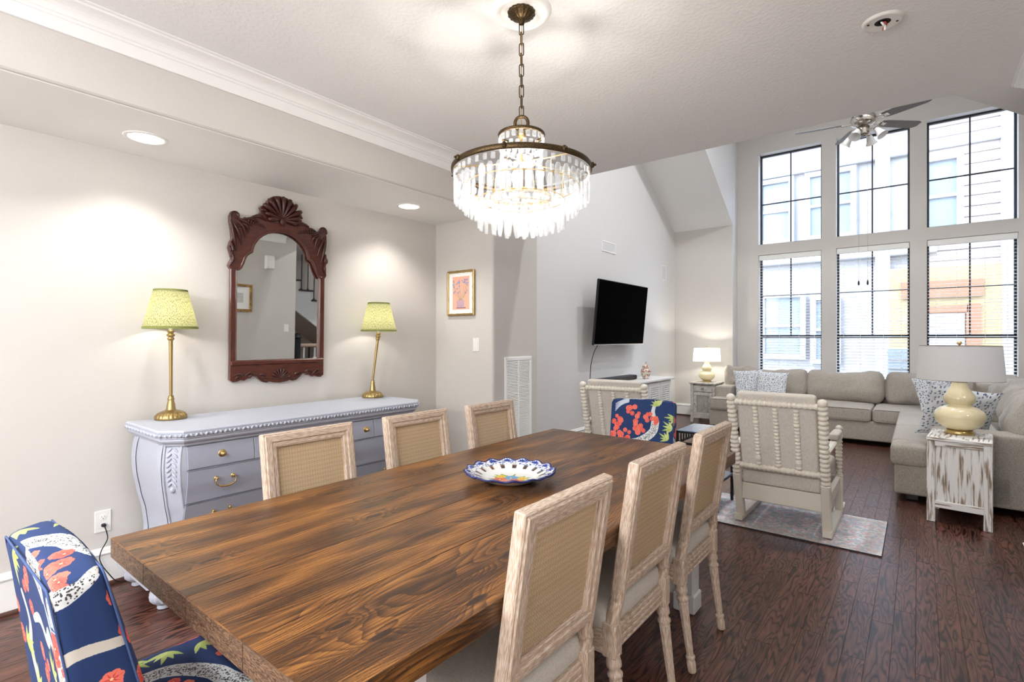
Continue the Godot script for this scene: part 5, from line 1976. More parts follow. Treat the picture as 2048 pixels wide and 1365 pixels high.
func rug_and_rockers() -> void:
	var rg := thing("rug", "faded pale grey and rose oriental runner rug under the rocking chairs", "rug", Vector3(-1.4, 0, -4.27))
	var r := MB.new()
	var w := 1.22
	var h := 0.375
	r.quad(Vector3(-w, 0.009, -h), Vector3(w, 0.009, -h), Vector3(w, 0.009, h), Vector3(-w, 0.009, h), Vector3.UP, Vector2(0, 0), Vector2(1, 0), Vector2(1, 1), Vector2(0, 1))
	obj("pile", r, M.rug, rg)
	obj("backing", bx(Vector3(0, 0.004, 0), Vector3(2 * w + 0.006, 0.008, 2 * h + 0.006)), M.rug_edge, rg)
	var t := thing("rocking_chair", "cream bobbin-turned rocking chair with linen back standing on the rug, right one", "rocking chair", Vector3(-0.757, 0.013, -4.32), 0, "cream bobbin rocking chairs")
	var rake := func(x: float, y: float) -> Vector3: return Vector3(x, y, 0.27 + y * 0.287)
	for s in [-1.0, 1.0]:
		var p := MB.new()
		bobbin_run(p, rake.call(s * 0.276, 0.365), rake.call(s * 0.278, 0.905), 0.031, 17)
		var pm: Vector3 = rake.call(s * 0.278, 0.922)
		p.ball(pm, Vector3(0.03, 0.028, 0.03), 10, 14)
		var lo := MB.new()
		lo.bar(rake.call(s * 0.272, 0.03), rake.call(s * 0.276, 0.37), 0.056, 0.052, 0.006, Vector3(0, 0, 1))
		var po := obj("back_post", p, M.bobbin, t)
		obj("rear_leg", lo, M.bobbin, t)
		# front post and arm
		var fp := MB.new()
		bobbin_run(fp, Vector3(s * 0.285, 0.30, -0.26), Vector3(s * 0.285, 0.60, -0.26), 0.024, 11)
		fp.ball(Vector3(s * 0.285, 0.655, -0.26), Vector3(0.024, 0.026, 0.024), 10, 14)
		fp.box(Vector3(s * 0.285, 0.165, -0.26), Vector3(0.05, 0.29, 0.05), 0.006)
		obj("front_post", fp, M.bobbin, t)
		var ar := MB.new()
		ar.bar(rake.call(s * 0.276, 0.58) + Vector3(0, 0, -0.02), Vector3(s * 0.285, 0.605, -0.28), 0.05, 0.03, 0.01)
		var ao := obj("arm", ar, M.bobbin, t)
		var pd := MB.new()
		pd.soft(Vector3(s * 0.283, 0.635, -0.08), Vector3(0.066, 0.05, 0.26), 0.022, 5)
		obj("arm_pad", pd, M.ivory_cloth, ao)
		# runner
		var rk := MB.new()
		rk.xf = Transform3D(Basis(Vector3(0, 0, -1), Vector3(0, 1, 0), Vector3(1, 0, 0)), Vector3(s * 0.28, 0, 0))
		var ol := PackedVector2Array()
		for k in 13:
			var u := lerpf(-0.34, 0.44, k / 12.0)
			ol.append(Vector2(u, 0.002 + 0.10 * pow(maxf(0.0, absf(u + 0.02) - 0.05), 2.0)))
		for k in range(12, -1, -1):
			var u := lerpf(-0.34, 0.44, k / 12.0)
			ol.append(Vector2(u, 0.042 + 0.10 * pow(maxf(0.0, absf(u + 0.02) - 0.05), 2.0)))
		rk.prism(ol, -0.028, 0.028, 0.004)
		obj("rocker", rk, M.bobbin, t)
		obj("side_rail", bx(Vector3(s * 0.278, 0.255, 0.02), Vector3(0.035, 0.085, 0.56), 0.006), M.bobbin, t)
	for y in [0.895, 0.43]:
		var q := MB.new()
		bobbin_run(q, rake.call(-0.256, y), rake.call(0.256, y), 0.022, 17)
		obj("bobbin_rail", q, M.bobbin, t)
	for x in [-0.125, 0.0, 0.125]:
		var q := MB.new()
		bobbin_run(q, rake.call(x, 0.45) + Vector3(0, 0, 0.0), rake.call(x, 0.872), 0.019, 17)
		for y in ([0.76, 0.50] if x != 0.0 else []):
			q.ball(rake.call(x, y), Vector3(0.022, 0.02, 0.022), 8, 12)
		obj("spindle", q, M.bobbin, t)
	var bk := MB.new()
	bk.xf = Transform3D(Basis(Vector3.RIGHT, atan(0.287)), Vector3(0, 0, 0.27 - 0.036))
	bk.soft(Vector3(0, 0.71, 0), Vector3(0.49, 0.60, 0.065), 0.03, 8)
	obj("back_cushion", bk, M.ivory_cloth, t)
	var st := MB.new()
	st.soft(Vector3(0, 0.385, 0.0), Vector3(0.53, 0.13, 0.60), 0.04, 8)
	obj("seat_cushion", st, M.ivory_cloth, t)
	var rs := MB.new()
	rs.soft(Vector3(0, 0.355, 0.335), Vector3(0.49, 0.115, 0.05), 0.015, 6)
	obj("seat_back_band", rs, M.ivory_cloth, t)
	obj("rear_rail", bx(Vector3(0, 0.235, 0.335), Vector3(0.50, 0.12, 0.034), 0.005), M.bobbin, t)
	obj("front_rail", bx(Vector3(0, 0.255, -0.26), Vector3(0.52, 0.085, 0.034), 0.005), M.bobbin, t)
	copy_of(t, Vector3(-2.175, 0.013, -4.605), 8, "cream bobbin-turned rocking chair behind the far floral chair, left one")

func bamboo_bar(b: MB, a: Vector3, c: Vector3, r: float) -> void:
	var pts := []
	var rr := []
	var n := maxi(8, int(a.distance_to(c) / 0.016))
	for k in n + 1:
		pts.append(a.lerp(c, float(k) / n))
		rr.append(r * (1.22 if k % 7 == 3 else 1.0))
	b.tube(pts, rr, 8)

func bamboo_table() -> void:
	var t := thing("side_table", "black faux-bamboo side table with two shelves between the rocking chairs", "table", Vector3(-1.37, 0.0095, -4.28))
	var hx := 0.155
	var hz := 0.2
	for x in [-hx, hx]:
		for z in [-hz, hz]:
			var b := MB.new()
			bamboo_bar(b, Vector3(x, 0, z), Vector3(x, 0.60, z), 0.0125)
			obj("leg", b, M.black_metal, t)
	for y in [0.215, 0.50, 0.59]:
		for q in [[Vector3(-hx, y, -hz), Vector3(hx, y, -hz)], [Vector3(-hx, y, hz), Vector3(hx, y, hz)], [Vector3(-hx, y, -hz), Vector3(-hx, y, hz)], [Vector3(hx, y, -hz), Vector3(hx, y, hz)]]:
			var b := MB.new()
			bamboo_bar(b, q[0], q[1], 0.010)
			obj("stretcher", b, M.black_metal, t)
	for k in 5:
		for x in [-hx, hx]:
			var b := MB.new()
			bamboo_bar(b, Vector3(x, 0.505, -0.12 + k * 0.06), Vector3(x, 0.585, -0.12 + k * 0.06), 0.006)
			obj("fret", b, M.black_metal, t)
	for y in [0.226, 0.598]:
		obj("shelf", bx(Vector3(0, y, 0), Vector3(2 * hx + 0.012, 0.008, 2 * hz + 0.012), 0.002), M.table_glass, t)

func cushion_wrinkle(f: FastNoiseLite, amp: float) -> Callable:
	return func(p: Vector3, q: Vector3) -> Vector3:
		var e := f.get_noise_3d(p.x * 6.0, p.y * 6.0, p.z * 6.0)
		return p * (1.0 + amp * e)

func sectional() -> void:
	var t := thing("sectional_sofa", "large grey-beige L-shaped sectional sofa along the windows", "sofa", Vector3(0, 0, 0))
	var xl := -2.45
	var xs := -0.16
	var xr := 1.14
	var zf := -7.83
	var zb := -8.92
	var zn := -5.34
	# plinths
	var b := MB.new()
	b.soft(Vector3((xl + xr) / 2, 0.185, (zf + zb) / 2), Vector3(xr - xl, 0.25, zf - zb), 0.025, 6)
	obj("base", b, M.sofa, t)
	var b2 := MB.new()
	b2.soft(Vector3((xs + xr) / 2, 0.185, (zn + zf) / 2 - 0.05), Vector3(xr - xs, 0.25, zn - zf + 0.1), 0.025, 6)
	obj("base", b2, M.sofa, t)
	for q in [[xl + 0.1, zf - 0.1], [xl + 0.1, zb + 0.1], [xs + 0.12, zn - 0.12], [xr - 0.1, zn - 0.12], [xs - 0.9, zf - 0.1], [xs + 0.1, zf + 0.8]]:
		obj("foot", bx(Vector3(q[0], 0.03, q[1]), Vector3(0.09, 0.06, 0.09), 0.01), M.black, t)
	# backs and arms
	var bk := MB.new()
	bk.soft(Vector3((xl + xr) / 2, 0.53, zb + 0.11), Vector3(xr - xl, 0.50, 0.22), 0.06, 8)
	obj("back", bk, M.sofa, t)
	var bk2 := MB.new()
	bk2.soft(Vector3(xr - 0.11, 0.55, (zn + zb) / 2), Vector3(0.22, 0.54, zn - zb), 0.06, 8)
	obj("back", bk2, M.sofa, t)
	var al := MB.new()
	al.soft(Vector3(xl + 0.13, 0.46, (zf + zb) / 2 - 0.12), Vector3(0.24, 0.34, zf - zb - 0.24), 0.04, 6)
	obj("arm", al, M.sofa, t)
	var ar := MB.new()
	ar.soft(Vector3((xs + 0.24 + xr) / 2, 0.34, zn - 0.13), Vector3(xr - xs - 0.24, 0.56, 0.26), 0.035, 8)
	obj("arm", ar, M.sofa, t)
	# seat cushions
	var f := noise(0.9, 3, FastNoiseLite.TYPE_SIMPLEX, 81)
	var puff := func(p: Vector3, q: Vector3) -> Vector3:
		var e := f.get_noise_3d(p.x * 5.0, p.y * 5.0, p.z * 5.0)
		return p + Vector3(0, (0.018 * (1 - q.x * q.x) * (1 - q.z * q.z) * signf(q.y)) + e * 0.006 * (1.0 if q.y > 0 else 0.0), 0)
	var xs_cuts := [xl + 0.0, -1.47, -0.46, 0.62]
	for k in 3:
		var c := MB.new()
		c.soft(Vector3((xs_cuts[k] + xs_cuts[k + 1]) / 2, 0.385, (zf + zb) / 2 + 0.1), Vector3(xs_cuts[k + 1] - xs_cuts[k] - 0.008, 0.165, zf - zb - 0.16), 0.035, 10, puff)
		cushion("seat_cushion", c, t, Vector3((xs_cuts[k] + xs_cuts[k + 1]) / 2, 0.385, 0), Vector3(xs_cuts[k + 1] - xs_cuts[k], 0.165, 0), zf + 0.018)
	for q in [[zn - 0.01, -6.60], [-6.61, zf + 0.0]]:
		var c := MB.new()
		var wide: float = 0.80
		c.soft(Vector3(xs + wide / 2 - 0.03, 0.385, (q[0] + q[1]) / 2 - (0.13 if q[0] > -5.5 else 0.0)), Vector3(wide, 0.17, q[0] - q[1] - 0.008 - (0.26 if q[0] > -5.5 else 0.0)), 0.04, 10, puff)
		if q[0] > -5.5:
			c.soft(Vector3(xs + 0.095, 0.385, zn - 0.12), Vector3(0.245, 0.172, 0.28), 0.04, 6, puff)
		obj("seat_cushion", c, M.sofa, t)
	# loose back cushions
	for q in [[-1.72, 0.94], [-0.82, 0.94], [0.10, 0.92]]:
		var c := MB.new()
		c.xf = Transform3D(Basis(Vector3.RIGHT, deg_to_rad(-14)), Vector3(q[0], 0.67, zb + 0.36))
		back_cushion(c, Vector3(q[1], 0.44, 0.26), 90 + int(q[0] * 10))
		obj("back_cushion", c, M.sofa, t)
	for q in [[-5.86, 0.98, 0.05, -26.0], [-6.8, 0.9, 0.0, -14.0], [-7.7, 0.86, 0.0, -14.0]]:
		var c := MB.new()
		c.xf = Transform3D(Basis(Vector3.UP, -PI / 2) * Basis(Vector3.RIGHT, deg_to_rad(q[3])), Vector3(xr - 0.36 - q[2], 0.70, q[0]))
		back_cushion(c, Vector3(q[1], 0.46, 0.27), 70 + int(q[0] * 10))
		obj("back_cushion", c, M.sofa, t)
	# the rounded bolster at the left end
	var bo := MB.new()
	bo.xf = Transform3D(Basis(Vector3.UP, 0.5) * Basis(Vector3.RIGHT, deg_to_rad(-10)), Vector3(-2.22, 0.74, zb + 0.36))
	back_cushion(bo, Vector3(0.42, 0.36, 0.2), 44)
	obj("end_cushion", bo, M.sofa, t)

func cushion(called: String, c: MB, t: Node, mid: Vector3, s: Vector3, z: float) -> void:
	var o := obj(called, c, M.sofa, t)
	for y in [0.072, -0.072]:
		obj("piping", piped([Vector3(mid.x - s.x / 2 + 0.03, mid.y + y, z - 0.004), Vector3(mid.x, mid.y + y * 1.06, z), Vector3(mid.x + s.x / 2 - 0.03, mid.y + y, z - 0.004)], 0.005, 6), M.sofa_pipe, o)

func back_cushion(c: MB, s: Vector3, sd: int) -> void:
	var f := noise(1.0, 3, FastNoiseLite.TYPE_SIMPLEX, sd)
	c.soft(Vector3.ZERO, s, s.z * 0.42, 16, func(p: Vector3, q: Vector3) -> Vector3:
		var e := f.get_noise_3d(p.x * 5.0, p.y * 3.0, p.z * 3.0)
		var edge := pow(absf(q.x), 5.0)
		var plump := 1.0 + 0.30 * (1 - q.x * q.x) * (1 - q.y * q.y) - 0.30 * edge - 0.18 * pow(absf(q.y), 5.0)
		var sag := -0.022 * cos(q.x * 3.0) * (1.0 if q.y > 0 else 0.0) - 0.02 * pow(absf(q.x), 9.0) * signf(q.y)
		return Vector3(p.x * (1.0 - 0.03 * q.y * q.y), p.y + sag * absf(q.y) + e * 0.018, p.z * plump + e * 0.026 + 0.012 * sin(q.y * 9.0 + q.x * 5.0) * edge))

func pillow_mesh(s: float, sd: int) -> MB:
	# a knife-edge cushion with pulled-out corners, standing in x and y
	var b := MB.new()
	var f := noise(1.3, 3, FastNoiseLite.TYPE_SIMPLEX, sd)
	var n := 18
	for side in [-1.0, 1.0]:
		var from := b.v.size()
		b.grid(n, n, func(u: float, v: float) -> Vector3:
			var x := u * 2 - 1
			var y := v * 2 - 1
			var pinch := 1.0 - 0.10 * (1 - x * x * x * x) * (y * y) * 1.0
			var pinch2 := 1.0 - 0.10 * (1 - y * y * y * y) * (x * x)
			var th := 0.30 * pow(maxf(0.0, (1 - x * x) * (1 - y * y)), 0.42)
			var e := f.get_noise_2d(x * 2.0, y * 2.0 + side * 7.0) * 0.035 * th * 3.0
			return Vector3(x * pinch2 * s / 2, y * pinch * s / 2, side * (th * s / 2 + e * s)), 1.0, 1.0, false, false, false)
		# each half faces its own side
		var tot := 0.0
		for k in range(from, b.n.size()):
			tot += b.n[k].z * side
		if tot < 0:
			b.flip(from)
	return b

func pillows() -> void:
	var spots := [[Vector3(-1.98, 0.675, -8.22), Vector3(-14, 24, 4), 0.43, "blue sprig-print throw pillow at the sofa's left end, behind its twin"], [Vector3(-1.66, 0.67, -8.10), Vector3(-16, -4, -2), 0.43, "blue sprig-print throw pillow in front of its twin on the sofa's left end"], [Vector3(0.16, 0.68, -8.08), Vector3(-14, 28, 8), 0.44, "blue sprig-print throw pillow in the sofa's corner"], [Vector3(0.26, 0.705, -5.80), Vector3(17, 8, -9), 0.50, "large blue sprig-print throw pillow on the right sofa seat, behind the lamp"]]
	for k in 4:
		var q: Array = spots[k]
		var t := thing("throw_pillow", q[3], "pillow", q[0], 0, "blue sprig throw pillows")
		t.rotation_degrees = q[1]
		obj("cover", pillow_mesh(q[2], 100 + k), M.sprig, t)

func gourd_lamp(at: Vector3, label: String, s: float, lit: bool) -> void:
	var t := thing("gourd_lamp", label, "lamp", at, 0, "cream gourd table lamps")
	var f := func(p: Array) -> Array: return p.map(func(q): return [q[0] * s, q[1] * s])
	obj("brass_base", lathed(f.call([[0.0, 0.0], [0.084, 0.0], [0.087, 0.004], [0.087, 0.02], [0.08, 0.024], [0.078, 0.032], [0.0, 0.033]]), 40), M.brass, t)
	obj("gourd", lathed(f.call([[0.06, 0.032], [0.1, 0.046], [0.135, 0.078], [0.151, 0.115], [0.153, 0.142], [0.142, 0.172], [0.115, 0.196], [0.082, 0.210], [0.070, 0.218], [0.074, 0.226], [0.088, 0.240], [0.096, 0.262], [0.092, 0.288], [0.074, 0.32], [0.056, 0.35], [0.047, 0.38], [0.044, 0.394], [0.0, 0.396]]), 48), M.cream_glass, t)
	obj("brass_neck", lathed(f.call([[0.046, 0.392], [0.046, 0.4], [0.03, 0.404], [0.012, 0.41], [0.012, 0.44], [0.018, 0.445], [0.018, 0.47], [0.0, 0.47]]), 24), M.brass, t)
	var sh := lathed(f.call([[0.26, 0.408], [0.241, 0.668]]), 64)
	var so := obj("shade", sh, M.white_shade if lit else M.linen_shade, t)
	var hp := MB.new()
	hp.tube(ring_path(0.2595 * s, 0.409 * s), 0.002, 6, true)
	hp.tube(ring_path(0.2405 * s, 0.667 * s), 0.002, 6, true)
	obj("shade_hem", hp, M.sofa_pipe, so)
	obj("spider", piped([Vector3(-0.24, 0.66, 0) * s, Vector3(0, 0.655, 0) * s, Vector3(0.24, 0.66, 0) * s], 0.002, 5), M.brass, t)
	obj("harp", piped([Vector3(0, 0.46, 0) * s, Vector3(0.04, 0.52, 0) * s, Vector3(0.035, 0.62, 0) * s, Vector3(0, 0.66, 0) * s], 0.002, 5), M.brass, t)
	obj("finial", lathed(f.call([[0.0, 0.66], [0.008, 0.662], [0.006, 0.672], [0.016, 0.684], [0.017, 0.69], [0.01, 0.7], [0.0, 0.704]]), 20), M.brass, t)
	var bl := MB.new()
	bl.ball(Vector3(0, 0.53, 0) * s, Vector3(0.028, 0.045, 0.028), 8, 12)
	obj("lamp_bulb", bl, M.bulb if lit else M.frosted, t)
	if lit:
		bulb_light(t, Vector3(0, 0.53, 0) * s, TABLE_LAMP_E, 0.028)

func end_tables() -> void:
	# near: whitewashed plank cabinet
	var t := thing("end_table", "white distressed wooden end table in front of the sofa arm", "end table", Vector3(0.243, 0, -5.09), -5)
	var w := 0.155
	var d := 0.195
	obj("top", bx(Vector3(0, 0.613, 0), Vector3(0.36, 0.024, 0.46), 0.004), M.distressed, t)
	for x in [-w, w]:
		for z in [-d, d]:
			var b := MB.new()
			b.uvo = Vector2(rng.randf(), rng.randf())
			b.box(Vector3(x, 0.30, z), Vector3(0.048, 0.60, 0.04), 0.004)
			obj("leg", b, M.distressed, t)
	for s in [-1.0, 1.0]:
		for y in [0.583, 0.135]:
			var b := MB.new()
			b.uvo = Vector2(rng.randf(), rng.randf())
			b.box(Vector3(0, y, s * d), Vector3(2 * w, 0.045 if y > 0.3 else 0.05, 0.034), 0.003)
			b.box(Vector3(s * w, y, 0), Vector3(0.034, 0.045, 2 * d), 0.003)
			obj("rail", b, M.distressed, t)
		var p := part("side_panel", t)
		for k in 4:
			var b := MB.new()
			b.uvo = Vector2(rng.randf() * 3, rng.randf() * 3)
			b.box(Vector3(-w + 0.024 + (k + 0.5) * 0.0655, 0.36, s * (d - 0.006)), Vector3(0.0653, 0.41, 0.016), 0.002)
			obj("plank", b, M.distressed, p)
		obj("side_board", bx(Vector3(s * (w - 0.006), 0.36, 0), Vector3(0.016, 0.41, 2 * d - 0.04)), M.distressed, t)
	for q in [[0.50, 0.07], [0.35, 0.06]]:
		obj("knob", lathed([[0.0, -0.012], [0.012, -0.01], [0.014, 0.0], [0.012, 0.01], [0.0, 0.012]], 14, Vector3(-w - 0.024, q[0], q[1])), M.nickel, t)
	gourd_lamp(Vector3(0.243, 0.6255, -5.18), "cream gourd lamp with wide linen drum shade on the near end table", 1.0, false)
	# far: drawer over a lattice door
	var u := thing("end_table", "grey-washed end table with drawer and lattice door left of the sofa", "end table", Vector3(-2.70, 0, -8.52), 0)
	obj("top", bx(Vector3(0, 0.63, 0), Vector3(0.42, 0.024, 0.46), 0.004), M.grey_wash, u)
	for x in [-0.17, 0.17]:
		for z in [-0.19, 0.19]:
			obj("leg", bx(Vector3(x, 0.309, z), Vector3(0.045, 0.618, 0.04), 0.004), M.grey_wash, u)
	obj("body", bx(Vector3(0, 0.36, -0.01), Vector3(0.34, 0.51, 0.36)), M.grey_wash, u)
	var dr := obj("drawer", bx(Vector3(0, 0.545, 0.195), Vector3(0.29, 0.10, 0.02), 0.004), M.grey_wash, u)
	var rg := MB.new()
	rg.tube(bent([Vector3(-0.014, 0.55, 0.212), Vector3(-0.012, 0.532, 0.216), Vector3(0.0, 0.526, 0.216), Vector3(0.012, 0.532, 0.216), Vector3(0.014, 0.55, 0.212), Vector3(0.0, 0.556, 0.208)], 4), 0.0028, 6)
	obj("ring_pull", rg, M.black_metal, dr)
	var df := MB.new()
	frame_of(df, -0.145, 0.145, 0.11, 0.485, 0.195, 0.05, 0.022)
	var door := obj("door", df, M.grey_wash, u)
	obj("recess", bx(Vector3(0, 0.297, 0.172), Vector3(0.2, 0.28, 0.004)), M.grey_wash, door)
	var lt := MB.new()
	for k in range(-7, 8):
		for s in [-1.0, 1.0]:
			var m := Vector3(k * 0.034, 0.2975, 0.19)
			var half := Vector3(0.14, 0.14 * s, 0)
			var a := m - half
			var c := m + half
			# cut to the opening
			var ta := maxf(0.0, (-0.096 - a.x) / (c.x - a.x))
			var tc := minf(1.0, (0.096 - a.x) / (c.x - a.x))
			if tc - ta > 0.05:
				lt.bar(a.lerp(c, ta), a.lerp(c, tc), 0.011, 0.010, 0.002, Vector3(0, 0, 1))
	obj("lattice", lt, M.grey_wash, door)
	obj("knob", lathed([[0.0, -0.008], [0.009, 0.0], [0.0, 0.008]], 10, Vector3(-0.125, 0.3, 0.212)), M.black_metal, door)
	obj("low_rail", bx(Vector3(0, 0.09, 0.19), Vector3(0.30, 0.04, 0.03), 0.003), M.grey_wash, u)
	gourd_lamp(Vector3(-2.70, 0.6425, -8.52), "cream gourd lamp with lit white drum shade in the far corner", 0.82, true)

# ---------------------------------------------------------------- chandelier, downlights, fan
func ring_path(r: float, y: float, n := 48) -> Array:
	var out := []
	for k in n:
		out.append(Vector3(cos(TAU * k / n) * r, y, sin(TAU * k / n) * r))
	return out

func ceiling_things() -> void:
	chandelier()
	var spots := [[Vector3(-3.153, 2.392, -0.922), "round recessed light glowing in the soffit over the left lamp"], [Vector3(-3.155, 2.392, -2.684), "round recessed light glowing in the soffit by the far corner"], [Vector3(-2.1, YC, 0.9), "unseen ceiling lamp behind the camera lighting the table, sideboard side, front"], [Vector3(-0.6, YC, 0.9), "unseen ceiling lamp behind the camera lighting the table, right side, front"], [Vector3(-2.1, YC, 2.6), "unseen ceiling lamp behind the camera lighting the table, sideboard side, back"], [Vector3(-0.6, YC, 2.6), "unseen ceiling lamp behind the camera lighting the table, right side, back"], [Vector3(2.0, YC, -2.8), "unseen ceiling lamp placed to light the stair hall"], [Vector3(-2.4, 5.9, -4.6), "added fill light in the high living room ceiling, over the left rocking chair"], [Vector3(0.6, 5.9, -4.6), "added fill light in the high living room ceiling, over the end table"], [Vector3(-0.9, 5.2, -6.4), "added fill light in the dormer ceiling beside the fan"], [Vector3(2.4, 5.9, -4.6), "added fill light in the high living room ceiling, over the hall side"]]  # past the soffit pair all are out of view, placed for brightness
	for k in spots.size():
		var t := thing("recessed_light", spots[k][1], "light", spots[k][0], 0, "recessed ceiling lights")
		obj("trim_ring", lathed([[0.078, -0.001], [0.082, -0.006], [0.096, -0.005], [0.1, 0.0]], 36), M.trim, t)
		obj("lamp_disc", lathed([[0.0, -0.003], [0.078, -0.003]], 36), M.downlight, t)
		if k < 2:
			var l := SpotLight3D.new()
			l.name = "lamp_light"
			l.position = Vector3(0, -0.02, 0)
			l.rotation_degrees.x = -90
			l.spot_angle = 62
			l.spot_angle_attenuation = 0.7
			l.spot_range = 30
			l.light_size = 0.06
			l.light_energy = DOWN_E
			l.light_color = Color(1, 0.98, 0.95)
			l.shadow_enabled = true
			t.add_child(l)
		else:
			area_light(t, Vector3(0, -0.012, 0), Vector2(0.14, 0.14), ADDED_HIGH_E if k > 6 else UNSEEN_BACK_E)
	# fill globes added behind the camera to brighten the ceiling and walls
	for k in 3:
		var g := thing("added_globe_pendant", ["added fill globe pendant behind the camera, sideboard side", "added fill globe pendant behind the camera, in the middle", "added fill globe pendant behind the camera, by the right wall"][k], "pendant", Vector3(-2.3 + k * 1.0, 0, 1.7), 0, "added fill globes")
		obj("rod", lathed([[0.0, 2.12], [0.006, 2.12], [0.006, 2.72], [0.0, 2.72]], 10), M.nickel, g)
		obj("canopy", lathed([[0.02, 2.7], [0.055, 2.72], [0.06, 2.74]], 24), M.nickel, g)
		obj("cap", lathed([[0.05, 2.085], [0.045, 2.1], [0.02, 2.12], [0.0, 2.125]], 24), M.nickel, g)
		var gb := MB.new()
		gb.ball(Vector3(0, 1.97, 0), Vector3(0.125, 0.125, 0.125), 16, 28)
		obj("lamp_globe", gb, M.opal, g)
		bulb_light(g, Vector3(0, 1.97, 0), ADDED_PENDANT_E, 0.12, Color(0.985, 0.99, 1.0))
	# the bare junction plate
	var j := thing("ceiling_plate", "round white ceiling junction plate with bare red and white wires", "ceiling plate", Vector3(-0.124, YC, -2.775), 20)
	obj("plate", lathed([[0.03, -0.006], [0.045, -0.009], [0.062, -0.009], [0.068, -0.012], [0.074, -0.008], [0.078, 0.0]], 40), M.plate_white, j)
	obj("hole", lathed([[0.0, -0.004], [0.031, -0.0045]], 24), M.dark_gap, j)
	for a in [0.0, PI]:
		var sc := MB.new()
		sc.ball(Vector3(cos(a) * 0.054, -0.0095, sin(a) * 0.054), Vector3(0.005, 0.002, 0.005), 6, 8)
		obj("screw", sc, M.dark_gap, j)
	obj("wire", piped(bent([Vector3(0.006, 0.0, 0), Vector3(0.012, -0.02, 0.006), Vector3(0.0, -0.036, 0.016), Vector3(-0.004, -0.05, 0.02)], 4), 0.004, 8), M.wire_red, j)
	obj("wire", piped(bent([Vector3(-0.006, 0.0, 0), Vector3(0.006, -0.02, 0.0), Vector3(0.002, -0.036, 0.022), Vector3(0.0, -0.056, 0.026)], 4), 0.005, 8), M.plate_white, j)
	fan()

